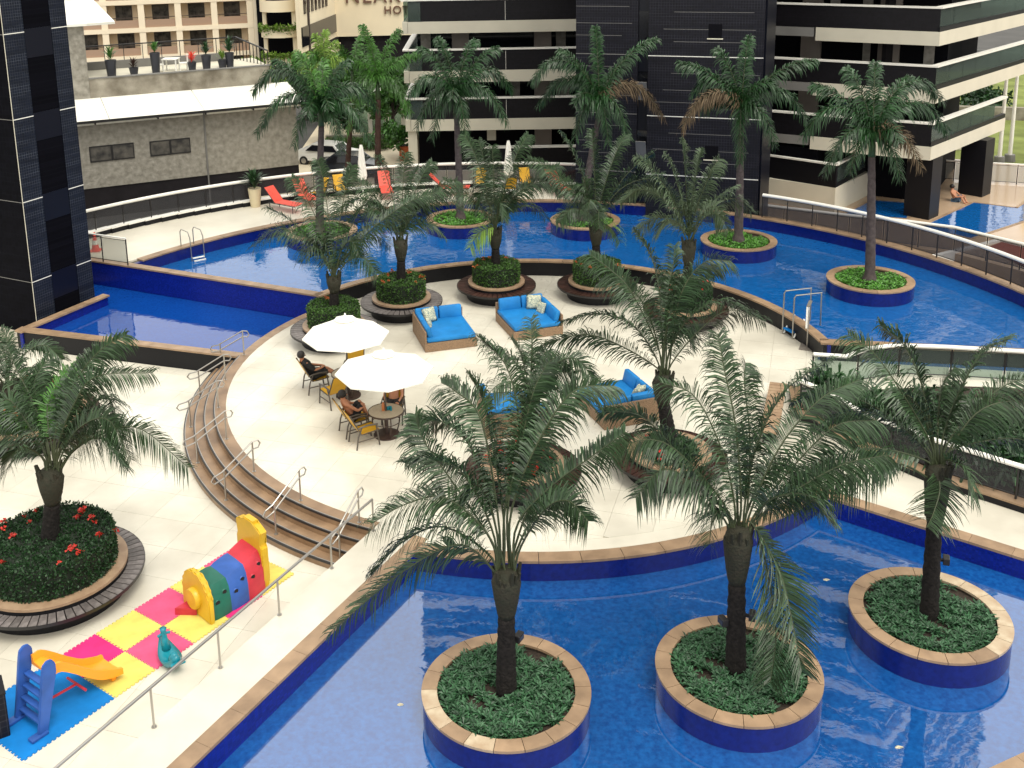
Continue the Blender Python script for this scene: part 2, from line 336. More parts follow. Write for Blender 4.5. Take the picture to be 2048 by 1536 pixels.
PALMS = [{"key":"A","base":[0.43,17.35,0.0],"crown":[0.46,17.35,2.46],"r":0.17,"fr":[[[0.23,17.35,2.46],[-0.37,17.05,3.18],[-1.37,16.71,2.87],[-2.59,16.35,1.99]],[[0.18,17.35,2.75],[-0.63,17.26,3.4],[-1.34,17.16,3.19],[-1.88,17.05,2.68]],[[0.19,17.35,3.1],[-0.57,17.44,3.85],[-1.29,17.54,3.7],[-1.96,17.65,3.24]],[[0.24,17.35,3.21],[-0.25,17.53,4.25],[-0.76,17.73,4.43],[-1.3,17.95,4.26]],[[0.29,17.35,3.32],[-0.14,17.65,4.74],[-0.75,17.99,5.08],[-1.31,18.35,4.57]],[[0.34,17.35,3.43],[0.07,17.71,5.2],[-0.38,18.12,5.57],[-0.65,18.55,5.55]],[[0.45,17.35,3.66],[0.74,17.83,4.85],[0.56,18.37,5.88],[0.05,18.95,6.27]],[[0.5,17.35,3.66],[0.78,17.77,4.77],[1.02,18.25,5.48],[1.32,18.75,5.82]],[[0.55,17.35,3.54],[1.08,17.62,4.84],[1.72,17.93,5.62],[2.48,18.25,5.56]],[[0.65,17.35,3.31],[1.26,17.26,4.14],[2.0,17.16,4.79],[2.52,17.05,5.26]],[[0.7,17.35,2.85],[1.14,17.05,3.82],[1.51,16.71,4.18],[1.82,16.35,4.01]],[[0.23,17.35,2.98],[-0.41,17.59,3.99],[-0.97,17.86,4.76],[-1.12,18.15,5.12]],[[0.44,17.35,3.32],[0.27,17.74,4.68],[0.08,18.18,5.42],[-0.12,18.65,5.61]]],"extra":3},
{"key":"B","base":[4.75,17.75,0.0],"crown":[4.7,17.75,2.98],"r":0.17,"fr":[[[4.63,17.75,3.27],[4.45,18.02,4.27],[3.97,18.33,5.27],[3.39,18.65,5.42]],[[4.73,17.75,3.44],[4.69,18.2,4.75],[4.57,18.71,5.65],[4.57,19.25,6.11]],[[4.53,17.75,3.22],[3.97,17.66,4.08],[3.16,17.56,4.83],[2.14,17.45,4.68]],[[4.48,17.75,3.22],[3.73,17.81,4.23],[2.96,17.88,5.11],[2.24,17.95,5.21]],[[4.49,17.75,3.04],[3.89,17.51,3.94],[3.22,17.24,4.44],[2.68,16.95,4.07]],[[4.79,17.75,3.33],[5.04,18.08,4.34],[5.63,18.45,5.29],[6.58,18.85,5.72]],[[4.9,17.75,3.27],[5.44,18.02,4.37],[6.23,18.33,5.16],[7.06,18.65,5.4]],[[5.0,17.75,3.26],[5.72,17.87,4.16],[6.46,18.01,4.81],[7.24,18.15,4.83]],[[5.11,17.75,3.2],[5.79,17.69,3.8],[6.52,17.62,4.27],[7.24,17.55,4.46]],[[4.9,17.75,3.09],[5.36,17.39,2.32],[5.48,16.98,1.73],[5.59,16.55,0.89]],[[5.01,17.75,2.97],[5.23,17.45,1.99],[5.28,17.11,1.17],[5.11,16.75,0.51]],[[4.59,17.75,3.1],[4.33,17.57,3.44],[4.13,17.37,3.34],[4.04,17.15,3.02]],[[4.84,17.75,3.33],[4.97,18.23,4.44],[4.97,18.77,5.33],[5.13,19.35,5.47]],[[5.0,17.75,3.15],[5.22,17.48,3.7],[5.73,17.17,3.93],[6.04,16.85,3.61]]],"extra":2},
{"key":"C","base":[9.0,19.25,0.0],"crown":[8.94,19.25,3.31],"r":0.16,"fr":[[[8.78,19.25,3.67],[8.35,19.52,4.52],[7.79,19.83,5.37],[7.35,20.15,5.67]],[[8.83,19.25,3.66],[8.67,19.64,4.77],[8.45,20.08,5.44],[8.12,20.55,5.7]],[[8.96,19.25,3.72],[9.32,19.61,4.46],[9.97,20.02,5.3],[10.71,20.45,5.39]],[[9.04,19.25,3.66],[9.51,19.4,4.27],[10.21,19.57,4.77],[10.82,19.75,4.88]],[[9.1,19.25,3.57],[9.69,19.13,3.85],[10.26,18.99,3.97],[10.6,18.85,3.84]],[[8.8,19.25,3.02],[7.96,19.01,3.49],[6.7,18.74,3.33],[5.22,18.45,2.9]],[[8.72,19.25,3.38],[7.62,19.19,3.72],[6.55,19.12,3.49],[6.03,19.05,2.96]],[[9.04,19.25,3.37],[9.12,18.98,3.51],[9.2,18.67,3.45],[9.19,18.35,3.13]],[[8.89,19.25,3.23],[8.85,18.92,2.98],[8.59,18.55,2.68],[8.3,18.15,2.64]],[[8.7,19.25,3.67],[7.91,19.37,4.34],[6.87,19.51,4.79],[6.21,19.65,4.5]],[[8.88,19.25,3.72],[9.04,19.67,4.32],[9.32,20.15,4.61],[9.75,20.65,4.73]],[[9.08,19.25,3.51],[9.6,19.31,4.34],[10.27,19.38,4.55],[10.85,19.45,4.33]],[[8.74,19.25,3.52],[8.03,19.34,4.21],[7.27,19.44,4.35],[6.61,19.55,3.96]]],"extra":3},
{"key":"L1","base":[-9.55,21.7,0.45],"crown":[-9.35,21.7,2.25],"r":0.18,"fr":[[[-9.03,21.7,2.43],[-8.31,21.52,3.05],[-7.24,21.32,3.4],[-6.16,21.1,2.56]],[[-9.07,21.7,2.57],[-8.49,21.43,3.37],[-7.76,21.12,3.69],[-7.25,20.8,2.93]],[[-9.15,21.7,2.71],[-8.71,21.79,3.73],[-8.19,21.89,4.33],[-7.01,22.0,4.34]],[[-9.21,21.7,2.84],[-8.87,21.97,3.91],[-8.28,22.28,4.7],[-7.7,22.6,5.0]],[[-9.26,21.7,2.84],[-9.39,22.06,3.61],[-9.13,22.47,4.09],[-8.91,22.9,4.28]],[[-9.35,21.7,2.71],[-9.67,22.03,3.63],[-10.12,22.4,4.28],[-10.46,22.8,4.71]],[[-9.41,21.7,2.58],[-9.84,21.79,3.48],[-10.19,21.89,3.84],[-10.68,22.0,3.4]],[[-9.47,21.7,2.5],[-9.94,21.61,3.04],[-10.38,21.51,3.16],[-10.75,21.4,2.77]],[[-9.1,21.7,2.71],[-8.5,21.85,3.56],[-8.04,22.02,3.74],[-7.92,22.2,2.97]],[[-9.04,21.7,2.35],[-8.51,21.37,3.0],[-7.87,21.0,3.31],[-7.36,20.6,2.91]],[[-9.19,21.7,2.76],[-9.05,22.09,3.59],[-8.74,22.53,4.19],[-8.68,23.0,4.4]],[[-9.32,21.7,2.71],[-9.57,22.06,3.48],[-9.8,22.47,3.97],[-9.62,22.9,4.32]],[[-9.43,21.7,2.44],[-9.63,21.4,2.93],[-9.72,21.06,3.06],[-9.76,20.7,2.86]]],"extra":2},
{"key":"L2","base":[-13.1,29.4,-0.3],"crown":[-13.61,29.4,0.82],"r":0.17,"fr":[[[-13.59,29.4,0.96],[-13.67,29.57,1.71],[-14.11,29.77,2.09],[-14.64,29.98,1.73]],[[-13.59,29.4,0.96],[-13.27,29.55,1.71],[-12.85,29.72,1.87],[-12.42,29.91,1.61]],[[-13.6,29.4,0.89],[-14.05,29.56,1.26],[-14.63,29.75,1.04],[-15.26,29.95,0.46]],[[-13.56,29.4,0.96],[-13.46,29.55,1.71],[-13.59,29.72,2.1],[-13.84,29.9,2.32]],[[-13.53,29.4,0.89],[-12.92,29.25,1.37],[-12.53,29.07,1.3],[-12.25,28.88,0.89]],[[-13.6,29.4,0.89],[-13.87,29.6,1.52],[-14.47,29.84,1.57],[-15.15,30.09,1.23]]],"extra":4},
{"key":"P0","base":[-4.72,34.25,1.0],"crown":[-4.65,34.25,2.25],"r":0.16,"fr":[[[-4.64,34.25,2.35],[-5.35,34.12,3.57],[-6.35,33.97,4.01],[-7.13,33.81,3.46]],[[-4.64,34.25,2.35],[-5.28,34.47,3.34],[-6.17,34.72,4.16],[-6.86,34.99,4.45]],[[-4.64,34.25,2.35],[-5.01,34.43,3.78],[-5.54,34.63,4.99],[-5.96,34.85,5.52]],[[-4.64,34.25,2.35],[-4.73,34.41,4.02],[-4.89,34.6,5.44],[-5.04,34.79,6.08]],[[-4.64,34.25,2.35],[-4.41,34.4,3.94],[-4.13,34.57,5.28],[-3.94,34.76,5.88]],[[-4.64,34.25,2.35],[-4.17,34.42,3.6],[-3.58,34.61,4.65],[-3.16,34.82,5.09]],[[-4.64,34.25,2.35],[-3.81,34.53,3.24],[-2.72,34.86,3.93],[-1.91,35.2,4.09]],[[-4.64,34.25,2.35],[-4.06,34.45,3.22],[-3.31,34.69,3.51],[-2.78,34.94,3.02]],[[-4.64,34.25,2.35],[-5.15,34.42,3.0],[-5.83,34.6,3.54],[-6.37,34.8,3.72]],[[-4.64,34.25,2.35],[-3.54,34.43,3.64],[-2.1,34.65,4.64],[-1.04,34.87,4.94]]],"extra":5},
{"key":"P1","base":[-2.62,36.75,1.0],"crown":[-2.58,36.75,2.69],"r":0.16,"fr":[[[-2.58,36.75,2.8],[-3.2,36.87,3.8],[-4.07,37.0,4.16],[-4.77,37.14,3.65]],[[-2.58,36.75,2.8],[-3.07,36.98,3.7],[-3.74,37.25,4.48],[-4.26,37.53,4.77]],[[-2.58,36.75,2.8],[-2.79,36.99,4.03],[-3.1,37.27,5.09],[-3.34,37.56,5.55]],[[-2.58,36.75,2.8],[-2.49,36.97,4.07],[-2.4,37.21,5.17],[-2.35,37.47,5.66]],[[-2.58,36.75,2.8],[-2.21,36.91,3.96],[-1.74,37.1,4.95],[-1.4,37.3,5.37]],[[-2.58,36.75,2.8],[-1.98,36.96,3.66],[-1.18,37.2,4.37],[-0.59,37.46,4.61]],[[-2.58,36.75,2.8],[-1.94,36.9,3.78],[-1.12,37.07,4.13],[-0.52,37.25,3.64]],[[-2.58,36.75,2.8],[-3.05,36.86,3.16],[-3.7,36.98,3.14],[-4.22,37.1,2.62]],[[-2.58,36.75,2.8],[-2.14,36.93,3.16],[-1.56,37.13,3.17],[-1.14,37.34,2.69]],[[-2.58,36.75,2.8],[-2.39,37.03,3.82],[-2.15,37.34,4.72],[-1.98,37.68,5.09]]],"extra":5},
{"key":"P2","base":[0.8,38.25,1.0],"crown":[0.78,38.25,2.5],"r":0.16,"fr":[[[0.78,38.25,2.62],[0.06,38.09,3.7],[-0.9,37.91,4.09],[-1.63,37.73,3.59]],[[0.78,38.25,2.62],[0.23,38.48,3.4],[-0.51,38.75,4.07],[-1.08,39.02,4.29]],[[0.78,38.25,2.62],[0.47,38.45,4.12],[0.05,38.69,5.41],[-0.28,38.93,5.98]],[[0.78,38.25,2.62],[0.77,38.41,3.92],[0.75,38.59,5.06],[0.73,38.79,5.57]],[[0.78,38.25,2.62],[1.17,38.43,4.12],[1.68,38.64,5.39],[2.07,38.86,5.95]],[[0.78,38.25,2.62],[1.51,38.52,3.62],[2.47,38.82,4.44],[3.21,39.14,4.71]],[[0.78,38.25,2.62],[1.6,38.39,3.85],[2.67,38.55,4.27],[3.48,38.72,3.64]],[[0.78,38.25,2.62],[0.5,38.09,2.66],[0.13,37.9,2.49],[-0.15,37.71,2.06]],[[0.78,38.25,2.62],[0.62,38.55,3.99],[0.4,38.88,5.18],[0.23,39.24,5.7]],[[0.78,38.25,2.62],[1.35,38.44,3.2],[2.1,38.66,3.3],[2.67,38.89,2.75]]],"extra":5},
{"key":"P3","base":[4.5,38.1,1.0],"crown":[4.45,38.1,2.66],"r":0.16,"fr":[[[4.45,38.1,2.78],[3.72,38.26,3.88],[2.74,38.44,4.8],[2.01,38.63,5.14]],[[4.45,38.1,2.78],[4.09,38.34,4.22],[3.61,38.62,5.46],[3.26,38.91,5.99]],[[4.45,38.1,2.78],[4.42,38.25,4.27],[4.37,38.41,5.55],[4.35,38.59,6.14]],[[4.45,38.1,2.78],[4.8,38.38,4.14],[5.26,38.7,5.31],[5.63,39.04,5.81]],[[4.45,38.1,2.78],[5.1,38.34,3.89],[5.97,38.61,4.81],[6.64,38.89,5.16]],[[4.45,38.1,2.78],[5.33,38.24,3.98],[6.51,38.4,4.32],[7.43,38.57,3.57]],[[4.45,38.1,2.78],[4.74,38.26,2.7],[5.11,38.44,2.41],[5.41,38.63,1.85]],[[4.45,38.1,2.78],[3.82,38.33,3.86],[2.97,38.59,4.28],[2.33,38.87,3.77]],[[4.45,38.1,2.78],[5.2,38.34,3.56],[6.19,38.61,4.18],[6.96,38.89,4.35]],[[4.45,38.1,2.78],[3.99,37.88,3.29],[3.38,37.63,3.46],[2.93,37.37,3.16]]],"extra":5},
{"key":"P4","base":[7.25,35.4,1.0],"crown":[7.3,35.4,2.87],"r":0.16,"fr":[[[7.3,35.4,2.98],[6.77,35.55,4.24],[6.07,35.72,5.31],[5.56,35.9,5.75]],[[7.3,35.4,2.98],[7.05,35.54,4.25],[6.73,35.71,5.35],[6.51,35.88,5.84]],[[7.3,35.4,2.98],[7.42,35.57,4.29],[7.6,35.77,5.42],[7.75,35.97,5.93]],[[7.3,35.4,2.98],[7.63,35.66,4.12],[8.07,35.95,5.11],[8.44,36.26,5.52]],[[7.3,35.4,2.98],[7.8,35.63,3.71],[8.48,35.9,4.33],[9.02,36.18,4.54]],[[7.3,35.4,2.98],[7.88,35.28,4.01],[8.68,35.14,4.4],[9.28,35.0,3.97]],[[7.3,35.4,2.98],[6.62,35.69,4.13],[5.73,36.01,4.55],[5.08,36.35,3.97]],[[7.3,35.4,2.98],[6.78,35.56,3.52],[6.11,35.75,3.6],[5.61,35.94,3.08]],[[7.3,35.4,2.98],[7.54,35.54,3.93],[7.87,35.7,4.76],[8.13,35.87,5.13]],[[7.3,35.4,2.98],[7.23,35.65,4.43],[7.16,35.93,5.68],[7.13,36.23,6.24]]],"extra":5},
{"key":"P5","base":[4.83,25.15,0.9],"crown":[4.62,25.15,2.62],"r":0.17,"fr":[[[4.53,25.15,2.89],[3.92,25.09,3.92],[3.07,25.02,4.32],[2.15,24.95,4.19]],[[4.54,25.15,2.76],[3.48,24.91,3.56],[2.61,24.64,3.95],[1.64,24.35,3.87]],[[4.61,25.15,3.16],[4.56,25.51,4.64],[4.4,25.92,5.49],[4.03,26.35,6.03]],[[4.61,25.15,3.16],[4.89,25.45,4.43],[5.2,25.79,4.98],[6.04,26.15,5.06]],[[4.74,25.15,3.07],[5.2,25.24,4.02],[6.05,25.34,4.49],[6.85,25.45,4.03]],[[4.79,25.15,2.98],[5.07,25.51,4.54],[5.73,25.92,5.28],[6.52,26.35,5.17]],[[4.57,25.15,3.12],[3.87,25.39,4.7],[3.35,25.66,5.24],[2.87,25.95,5.55]],[[4.79,25.15,2.84],[5.38,25.03,3.74],[6.12,24.89,4.4],[6.96,24.75,4.17]],[[4.57,25.15,3.03],[4.21,25.42,4.32],[3.7,25.73,4.81],[3.19,26.05,4.79]],[[4.7,25.15,3.07],[4.75,25.57,4.39],[4.99,26.05,5.12],[5.11,26.55,5.54]]],"extra":2},
{"key":"P6","base":[1.1,24.7,0.9],"crown":[1.32,24.7,2.26],"r":0.16,"fr":[[[1.32,24.7,2.44],[1.35,25.06,2.92],[1.4,25.47,3.52],[1.4,25.9,3.9]],[[1.28,24.7,2.41],[1.05,24.88,3.01],[0.7,25.08,3.31],[0.25,25.3,3.46]],[[1.4,24.7,2.44],[1.67,24.85,2.96],[1.92,25.02,3.18],[2.18,25.2,2.89]],[[1.37,24.7,2.41],[1.8,24.58,2.97],[2.16,24.44,3.07],[2.38,24.3,3.08]],[[1.28,24.7,2.36],[0.91,24.52,2.79],[0.55,24.32,2.86],[0.24,24.1,2.67]],[[1.35,24.7,2.46],[1.54,25.06,3.05],[1.71,25.47,3.15],[1.94,25.9,3.07]],[[1.42,24.7,2.33],[1.85,24.4,2.64],[2.06,24.06,2.65],[2.14,23.7,2.52]],[[1.3,24.7,2.46],[1.16,25.06,3.06],[1.08,25.47,3.22],[0.93,25.9,3.3]]],"extra":3},
{"key":"D","base":[14.35,37.55,0.45],"crown":[14.13,37.55,5.96],"r":0.14,"fr":[[[14.12,37.55,6.07],[14.18,37.83,7.13],[14.27,38.15,8.04],[14.39,38.48,8.41]],[[14.12,37.55,6.07],[13.55,37.84,6.86],[12.78,38.17,7.48],[12.25,38.52,7.64]],[[14.12,37.55,6.07],[13.38,37.66,6.84],[12.44,37.78,6.84],[11.79,37.91,5.94]],[[14.12,37.55,6.07],[13.54,37.37,6.28],[12.82,37.16,5.84],[12.3,36.94,4.79]],[[14.12,37.55,6.07],[14.86,37.84,7.38],[15.93,38.17,7.78],[16.86,38.52,7.04]],[[14.12,37.55,6.07],[14.94,37.76,6.93],[16.09,38.01,6.92],[17.08,38.26,5.92]],[[14.12,37.55,6.07],[14.51,37.28,6.31],[15.09,36.96,5.94],[15.52,36.63,4.98]],[[14.12,37.55,6.07],[14.32,37.31,6.08],[14.63,37.03,5.57],[14.87,36.73,4.61]],[[14.12,37.55,6.07],[13.83,37.4,6.05],[13.47,37.24,5.6],[13.22,37.06,4.74]],[[14.12,37.55,6.07],[13.87,37.78,7.07],[13.55,38.05,7.92],[13.35,38.33,8.25]],[[14.12,37.55,6.07],[14.55,37.83,6.92],[15.13,38.15,7.64],[15.62,38.48,7.88]]],"extra":3},
{"key":"E","base":[10.8,42.6,0.45],"crown":[10.73,42.6,6.1],"r":0.14,"fr":[[[10.72,42.6,6.22],[10.82,42.78,7.41],[10.95,42.99,8.43],[11.09,43.21,8.85]],[[10.72,42.6,6.22],[10.0,42.77,7.05],[9.03,42.97,7.7],[8.33,43.19,7.86]],[[10.72,42.6,6.22],[9.96,42.45,6.74],[8.99,42.29,6.5],[8.27,42.11,5.44]],[[10.72,42.6,6.22],[10.67,42.46,6.08],[10.64,42.31,5.29],[10.63,42.14,3.97]],[[10.72,42.6,6.22],[11.58,42.74,7.1],[12.75,42.9,7.75],[13.65,43.07,7.88]],[[10.72,42.6,6.22],[11.44,42.45,6.88],[12.43,42.28,6.7],[13.2,42.1,5.65]],[[10.72,42.6,6.22],[10.16,42.83,7.02],[9.43,43.09,7.21],[8.91,43.37,6.57]],[[10.72,42.6,6.22],[11.11,42.44,6.92],[11.66,42.26,7.15],[12.08,42.07,6.73]],[[10.72,42.6,6.22],[10.44,42.77,7.21],[10.08,42.96,8.05],[9.82,43.16,8.39]],[[10.72,42.6,6.22],[11.06,42.32,6.31],[11.54,42.0,5.8],[11.9,41.66,4.76]]],"extra":3},
{"key":"H","base":[4.75,45.9,0.45],"crown":[5.46,45.9,5.94],"r":0.14,"fr":[[[5.46,45.9,6.07],[5.42,46.05,7.39],[5.38,46.23,8.51],[5.35,46.41,8.99]],[[5.46,45.9,6.07],[4.97,46.04,7.0],[4.31,46.21,7.78],[3.83,46.38,8.07]],[[5.46,45.9,6.07],[6.21,46.15,7.22],[7.21,46.44,8.13],[7.99,46.75,8.42]],[[5.46,45.9,6.07],[4.57,45.72,7.38],[3.42,45.51,7.73],[2.56,45.3,6.93]],[[5.46,45.9,6.07],[6.29,46.08,6.63],[7.42,46.28,6.29],[8.31,46.49,5.01]],[[5.46,45.9,6.07],[5.82,45.71,6.09],[6.31,45.5,5.52],[6.68,45.28,4.41]],[[5.46,45.9,6.07],[5.13,45.76,6.04],[4.71,45.6,5.48],[4.39,45.43,4.42]],[[5.46,45.9,6.07],[5.82,46.17,6.71],[6.31,46.48,7.28],[6.69,46.8,7.47]],[[5.46,45.9,6.07],[5.56,45.72,5.94],[5.7,45.51,5.25],[5.8,45.29,4.1]],[[5.46,45.9,6.07],[4.7,46.09,6.78],[3.68,46.3,6.68],[2.91,46.52,5.66]]],"extra":3},
{"key":"F","base":[-0.57,46.6,0.45],"crown":[-0.65,46.6,6.16],"r":0.14,"fr":[[[-0.65,46.6,6.29],[-1.08,46.77,7.16],[-1.66,46.96,7.91],[-2.12,47.16,8.18]],[[-0.65,46.6,6.29],[-0.86,46.77,7.32],[-1.15,46.96,8.21],[-1.38,47.16,8.58]],[[-0.65,46.6,6.29],[-0.1,46.81,7.15],[0.62,47.04,7.87],[1.16,47.29,8.1]],[[-0.65,46.6,6.29],[0.1,46.71,7.1],[1.07,46.83,7.15],[1.79,46.97,6.3]],[[-0.65,46.6,6.29],[0.02,46.4,6.62],[0.88,46.17,6.2],[1.52,45.92,5.04]],[[-0.65,46.6,6.29],[-0.96,46.43,6.25],[-1.4,46.23,5.61],[-1.75,46.02,4.42]],[[-0.65,46.6,6.29],[-0.52,46.32,6.17],[-0.36,46.0,5.49],[-0.25,45.67,4.31]],[[-0.65,46.6,6.29],[-1.24,46.43,6.95],[-2.04,46.24,7.01],[-2.65,46.04,6.34]],[[-0.65,46.6,6.29],[-1.15,46.46,6.45],[-1.83,46.3,5.96],[-2.37,46.13,4.85]],[[-0.65,46.6,6.29],[-0.39,46.78,7.26],[-0.05,46.98,8.11],[0.2,47.19,8.45]]],"extra":3},
{"key":"G","base":[-6.6,44.9,0.45],"crown":[-6.3,44.9,6.03],"r":0.14,"fr":[[[-6.29,44.9,6.16],[-7.05,44.73,7.39],[-8.11,44.53,7.7],[-8.96,44.33,6.89]],[[-6.29,44.9,6.16],[-7.02,44.64,6.72],[-8.05,44.34,6.4],[-8.86,44.03,5.19]],[[-6.29,44.9,6.16],[-6.86,45.1,7.02],[-7.64,45.33,7.75],[-8.26,45.58,7.97]],[[-6.29,44.9,6.16],[-6.55,45.08,7.13],[-6.92,45.28,7.98],[-7.22,45.49,8.32]],[[-6.29,44.9,6.16],[-5.93,45.09,6.96],[-5.46,45.3,7.66],[-5.13,45.53,7.92]],[[-6.29,44.9,6.16],[-5.57,45.08,6.84],[-4.65,45.28,6.79],[-3.99,45.49,5.88]],[[-6.29,44.9,6.16],[-5.6,44.61,6.44],[-4.75,44.27,5.94],[-4.14,43.92,4.7]],[[-6.29,44.9,6.16],[-6.61,44.7,6.17],[-7.06,44.47,5.62],[-7.42,44.23,4.55]],[[-6.29,44.9,6.16],[-6.24,45.18,6.93],[-6.18,45.5,7.62],[-6.16,45.84,7.9]],[[-6.29,44.9,6.16],[-5.99,44.66,6.1],[-5.62,44.39,5.49],[-5.37,44.1,4.37]]],"extra":3},
{"key":"J","base":[-5.2,57.5,-2.2],"crown":[-4.96,57.5,5.22],"r":0.16,"fr":[[[-4.95,57.5,5.38],[-5.34,57.33,5.78],[-5.86,57.14,6.2],[-6.25,56.94,6.36]],[[-4.95,57.5,5.38],[-5.16,57.65,6.54],[-5.45,57.82,7.6],[-5.69,58.0,8.09]],[[-4.95,57.5,5.38],[-4.6,57.67,6.43],[-4.13,57.86,7.38],[-3.8,58.06,7.81]],[[-4.95,57.5,5.38],[-4.23,57.35,6.0],[-3.29,57.19,6.55],[-2.6,57.01,6.73]],[[-4.95,57.5,5.38],[-5.44,57.26,5.43],[-6.1,56.98,5.04],[-6.62,56.7,4.18]],[[-4.95,57.5,5.38],[-4.4,57.24,5.33],[-3.69,56.94,4.72],[-3.18,56.62,3.59]],[[-4.95,57.5,5.38],[-5.43,57.26,5.16],[-6.1,56.99,4.18],[-6.63,56.7,2.56]],[[-4.95,57.5,5.38],[-5.04,57.77,6.07],[-5.15,58.07,6.75],[-5.26,58.39,7.05]],[[-4.95,57.5,5.38],[-4.53,57.31,5.46],[-3.99,57.1,5.29],[-3.6,56.88,4.75]]],"extra":3},
{"key":"K","base":[-8.6,58.5,-2.2],"crown":[-7.98,58.5,5.94],"r":0.12,"fr":[[[-7.97,58.5,6.1],[-8.29,58.65,6.39],[-8.73,58.82,6.55],[-9.09,58.99,6.35]],[[-7.97,58.5,6.1],[-8.09,58.7,6.66],[-8.24,58.92,7.25],[-8.38,59.16,7.53]],[[-7.97,58.5,6.1],[-7.92,58.71,6.74],[-7.86,58.96,7.41],[-7.83,59.22,7.73]],[[-7.97,58.5,6.1],[-7.77,58.73,6.48],[-7.5,58.98,6.91],[-7.32,59.25,7.11]],[[-7.97,58.5,6.1],[-7.54,58.39,6.29],[-6.98,58.26,6.3],[-6.58,58.13,5.96]],[[-7.97,58.5,6.1],[-8.35,58.3,6.14],[-8.87,58.07,5.98],[-9.26,57.83,5.52]]],"extra":3},
{"key":"M","base":[-7.2,60.0,-2.2],"crown":[-6.54,60.0,5.42],"r":0.13,"fr":[[[-6.53,60.0,5.59],[-7.04,60.19,6.04],[-7.75,60.4,6.14],[-8.31,60.63,5.68]],[[-6.53,60.0,5.59],[-6.72,59.79,6.1],[-6.97,59.54,6.65],[-7.16,59.28,6.92]],[[-6.53,60.0,5.59],[-6.39,60.25,6.24],[-6.2,60.53,6.89],[-6.08,60.82,7.18]],[[-6.53,60.0,5.59],[-6.1,60.18,5.87],[-5.52,60.38,6.18],[-5.09,60.59,6.25]],[[-6.53,60.0,5.59],[-6.03,60.22,5.79],[-5.37,60.47,5.64],[-4.9,60.74,5.0]],[[-6.53,60.0,5.59],[-6.97,59.8,5.63],[-7.58,59.56,5.32],[-8.04,59.31,4.58]]],"extra":3}]
# ================================================================== SETTING
def line_circle(p, d, r):
    px, py = p[0] - C0[0], p[1] - C0[1]; b = px * d[0] + py * d[1]; c = px * px + py * py - r * r; D = math.sqrt(b * b - c)
    return [(p[0] + d[0] * t, p[1] + d[1] * t) for t in (-b - D, -b + D)]
def ang(p): return math.degrees(math.atan2(p[1] - C0[1], p[0] - C0[0]))
EP, ED = (-5.88, 16.58), (.482, .876)        # edge of the promenade above the lower deck
LP, LD = (-4.95, 15.59), (.489, .872)        # water edge of the near pool, left side
def onl(p, d, t): return (p[0] + d[0] * t, p[1] + d[1] * t)
LN = (-.872, .489)                           # normal of the left pool edge, landward
LQ = (LP[0] + LN[0] * .36, LP[1] + LN[1] * .36)
RA, RB = (8.12, 23.99), (11.82, 21.08); RD = ((RB[0] - RA[0]) / 4.707, (RB[1] - RA[1]) / 4.707); RN = (-RD[1], RD[0])
RQ = (RA[0] + RN[0] * .36, RA[1] + RN[1] * .36)

# big ground sheet, street level
struct(mb('asphalt').prism([(-400, -60), (400, -60), (400, 900), (-400, 900)], -2.5, -2.3).build('ground'))
struct(mb('paving').prism([(-14, 54.5), (8, 54.5), (8, 59.5), (-4, 61), (-3, 90), (-12, 95), (-12, 66)], -2.3, -2.25).build('driveway'))
struct(mb('lawn').prism([(27, 66), (70, 60), (90, 110), (40, 120)], -2.3, -2.2).build('lawn'))
struct(mb('floor_far').prism([(24, 58), (60, 50), (70, 58), (27, 66)], -2.3, -2.24).build('street'))

# lower deck with its slabs
TA = R(-18); TU, TV = (math.cos(TA), math.sin(TA)), (-math.sin(TA), math.cos(TA))
lower = struct(mb('joint').prism([(-32, 6), onl(EP, ED, -12), onl(EP, ED, 9), (-2, 34), (-7, 38), (-32, 46)], -2.29, -.70).build('lower_deck'))
def slabs(parent, region, z, size, x0, x1, y0, y1, matn='floor', th=.02, gap=.006):
    me = None
    n = 0
    for i in range(x0, x1):
        for j in range(y0, y1):
            u, v = i * size, j * size + 0
            o = (u * TU[0] + v * TV[0], u * TU[1] + v * TV[1])
            h = size - gap
            q = [(o[0] + a * TU[0] * h + b * TV[0] * h, o[1] + a * TU[1] * h + b * TV[1] * h) for a, b in ((0, 0), (1, 0), (1, 1), (0, 1))]
            c = clip(q, region)
            if len(c) < 3: continue
            A = abs(sum(c[k - 1][0] * c[k][1] - c[k][0] * c[k - 1][1] for k in range(len(c)))) / 2
            if A < .01: continue
            if A > h * h * .999:
                if me is None:
                    loc = [((p[0] - o[0]), (p[1] - o[1])) for p in q]
                    me = mb(matn).prism(loc, -th, 0).mesh('paving_slab')
                link('paving_slab', me, parent, (o[0], o[1], z))
            else:
                mb(matn).prism([(p[0] - o[0], p[1] - o[1]) for p in c], -th, 0).build('paving_slab', parent, loc=(o[0], o[1], z))
            n += 1
    return n
reg = [(-17.6, 13), onl(EP, ED, -4.2), onl(EP, ED, 7.0), (-7.6, 33.0), (-16.0, 35.75), (-17.6, 36.2)]
slabs(lower, reg, -.68, 1.1, -33, 3, -2, 40)
mb('floor_far').prism([(-31, 7), onl(EP, ED, -11), onl(EP, ED, -4.25), (-17.65, 13), (-17.65, 36.2), (-20, 40), (-31, 45)], -.705, -.683).build('apron', lower)

# round deck
deck = struct(mb('joint').prism(arcpts(9.42, 0, 360 - 3.75, 95), -.9, -.02).build('round_deck'))
slabs(deck, arcpts(9.17, 0, 360 - 3.75, 95), 0., 1.05, -18, 6, 18, 42)
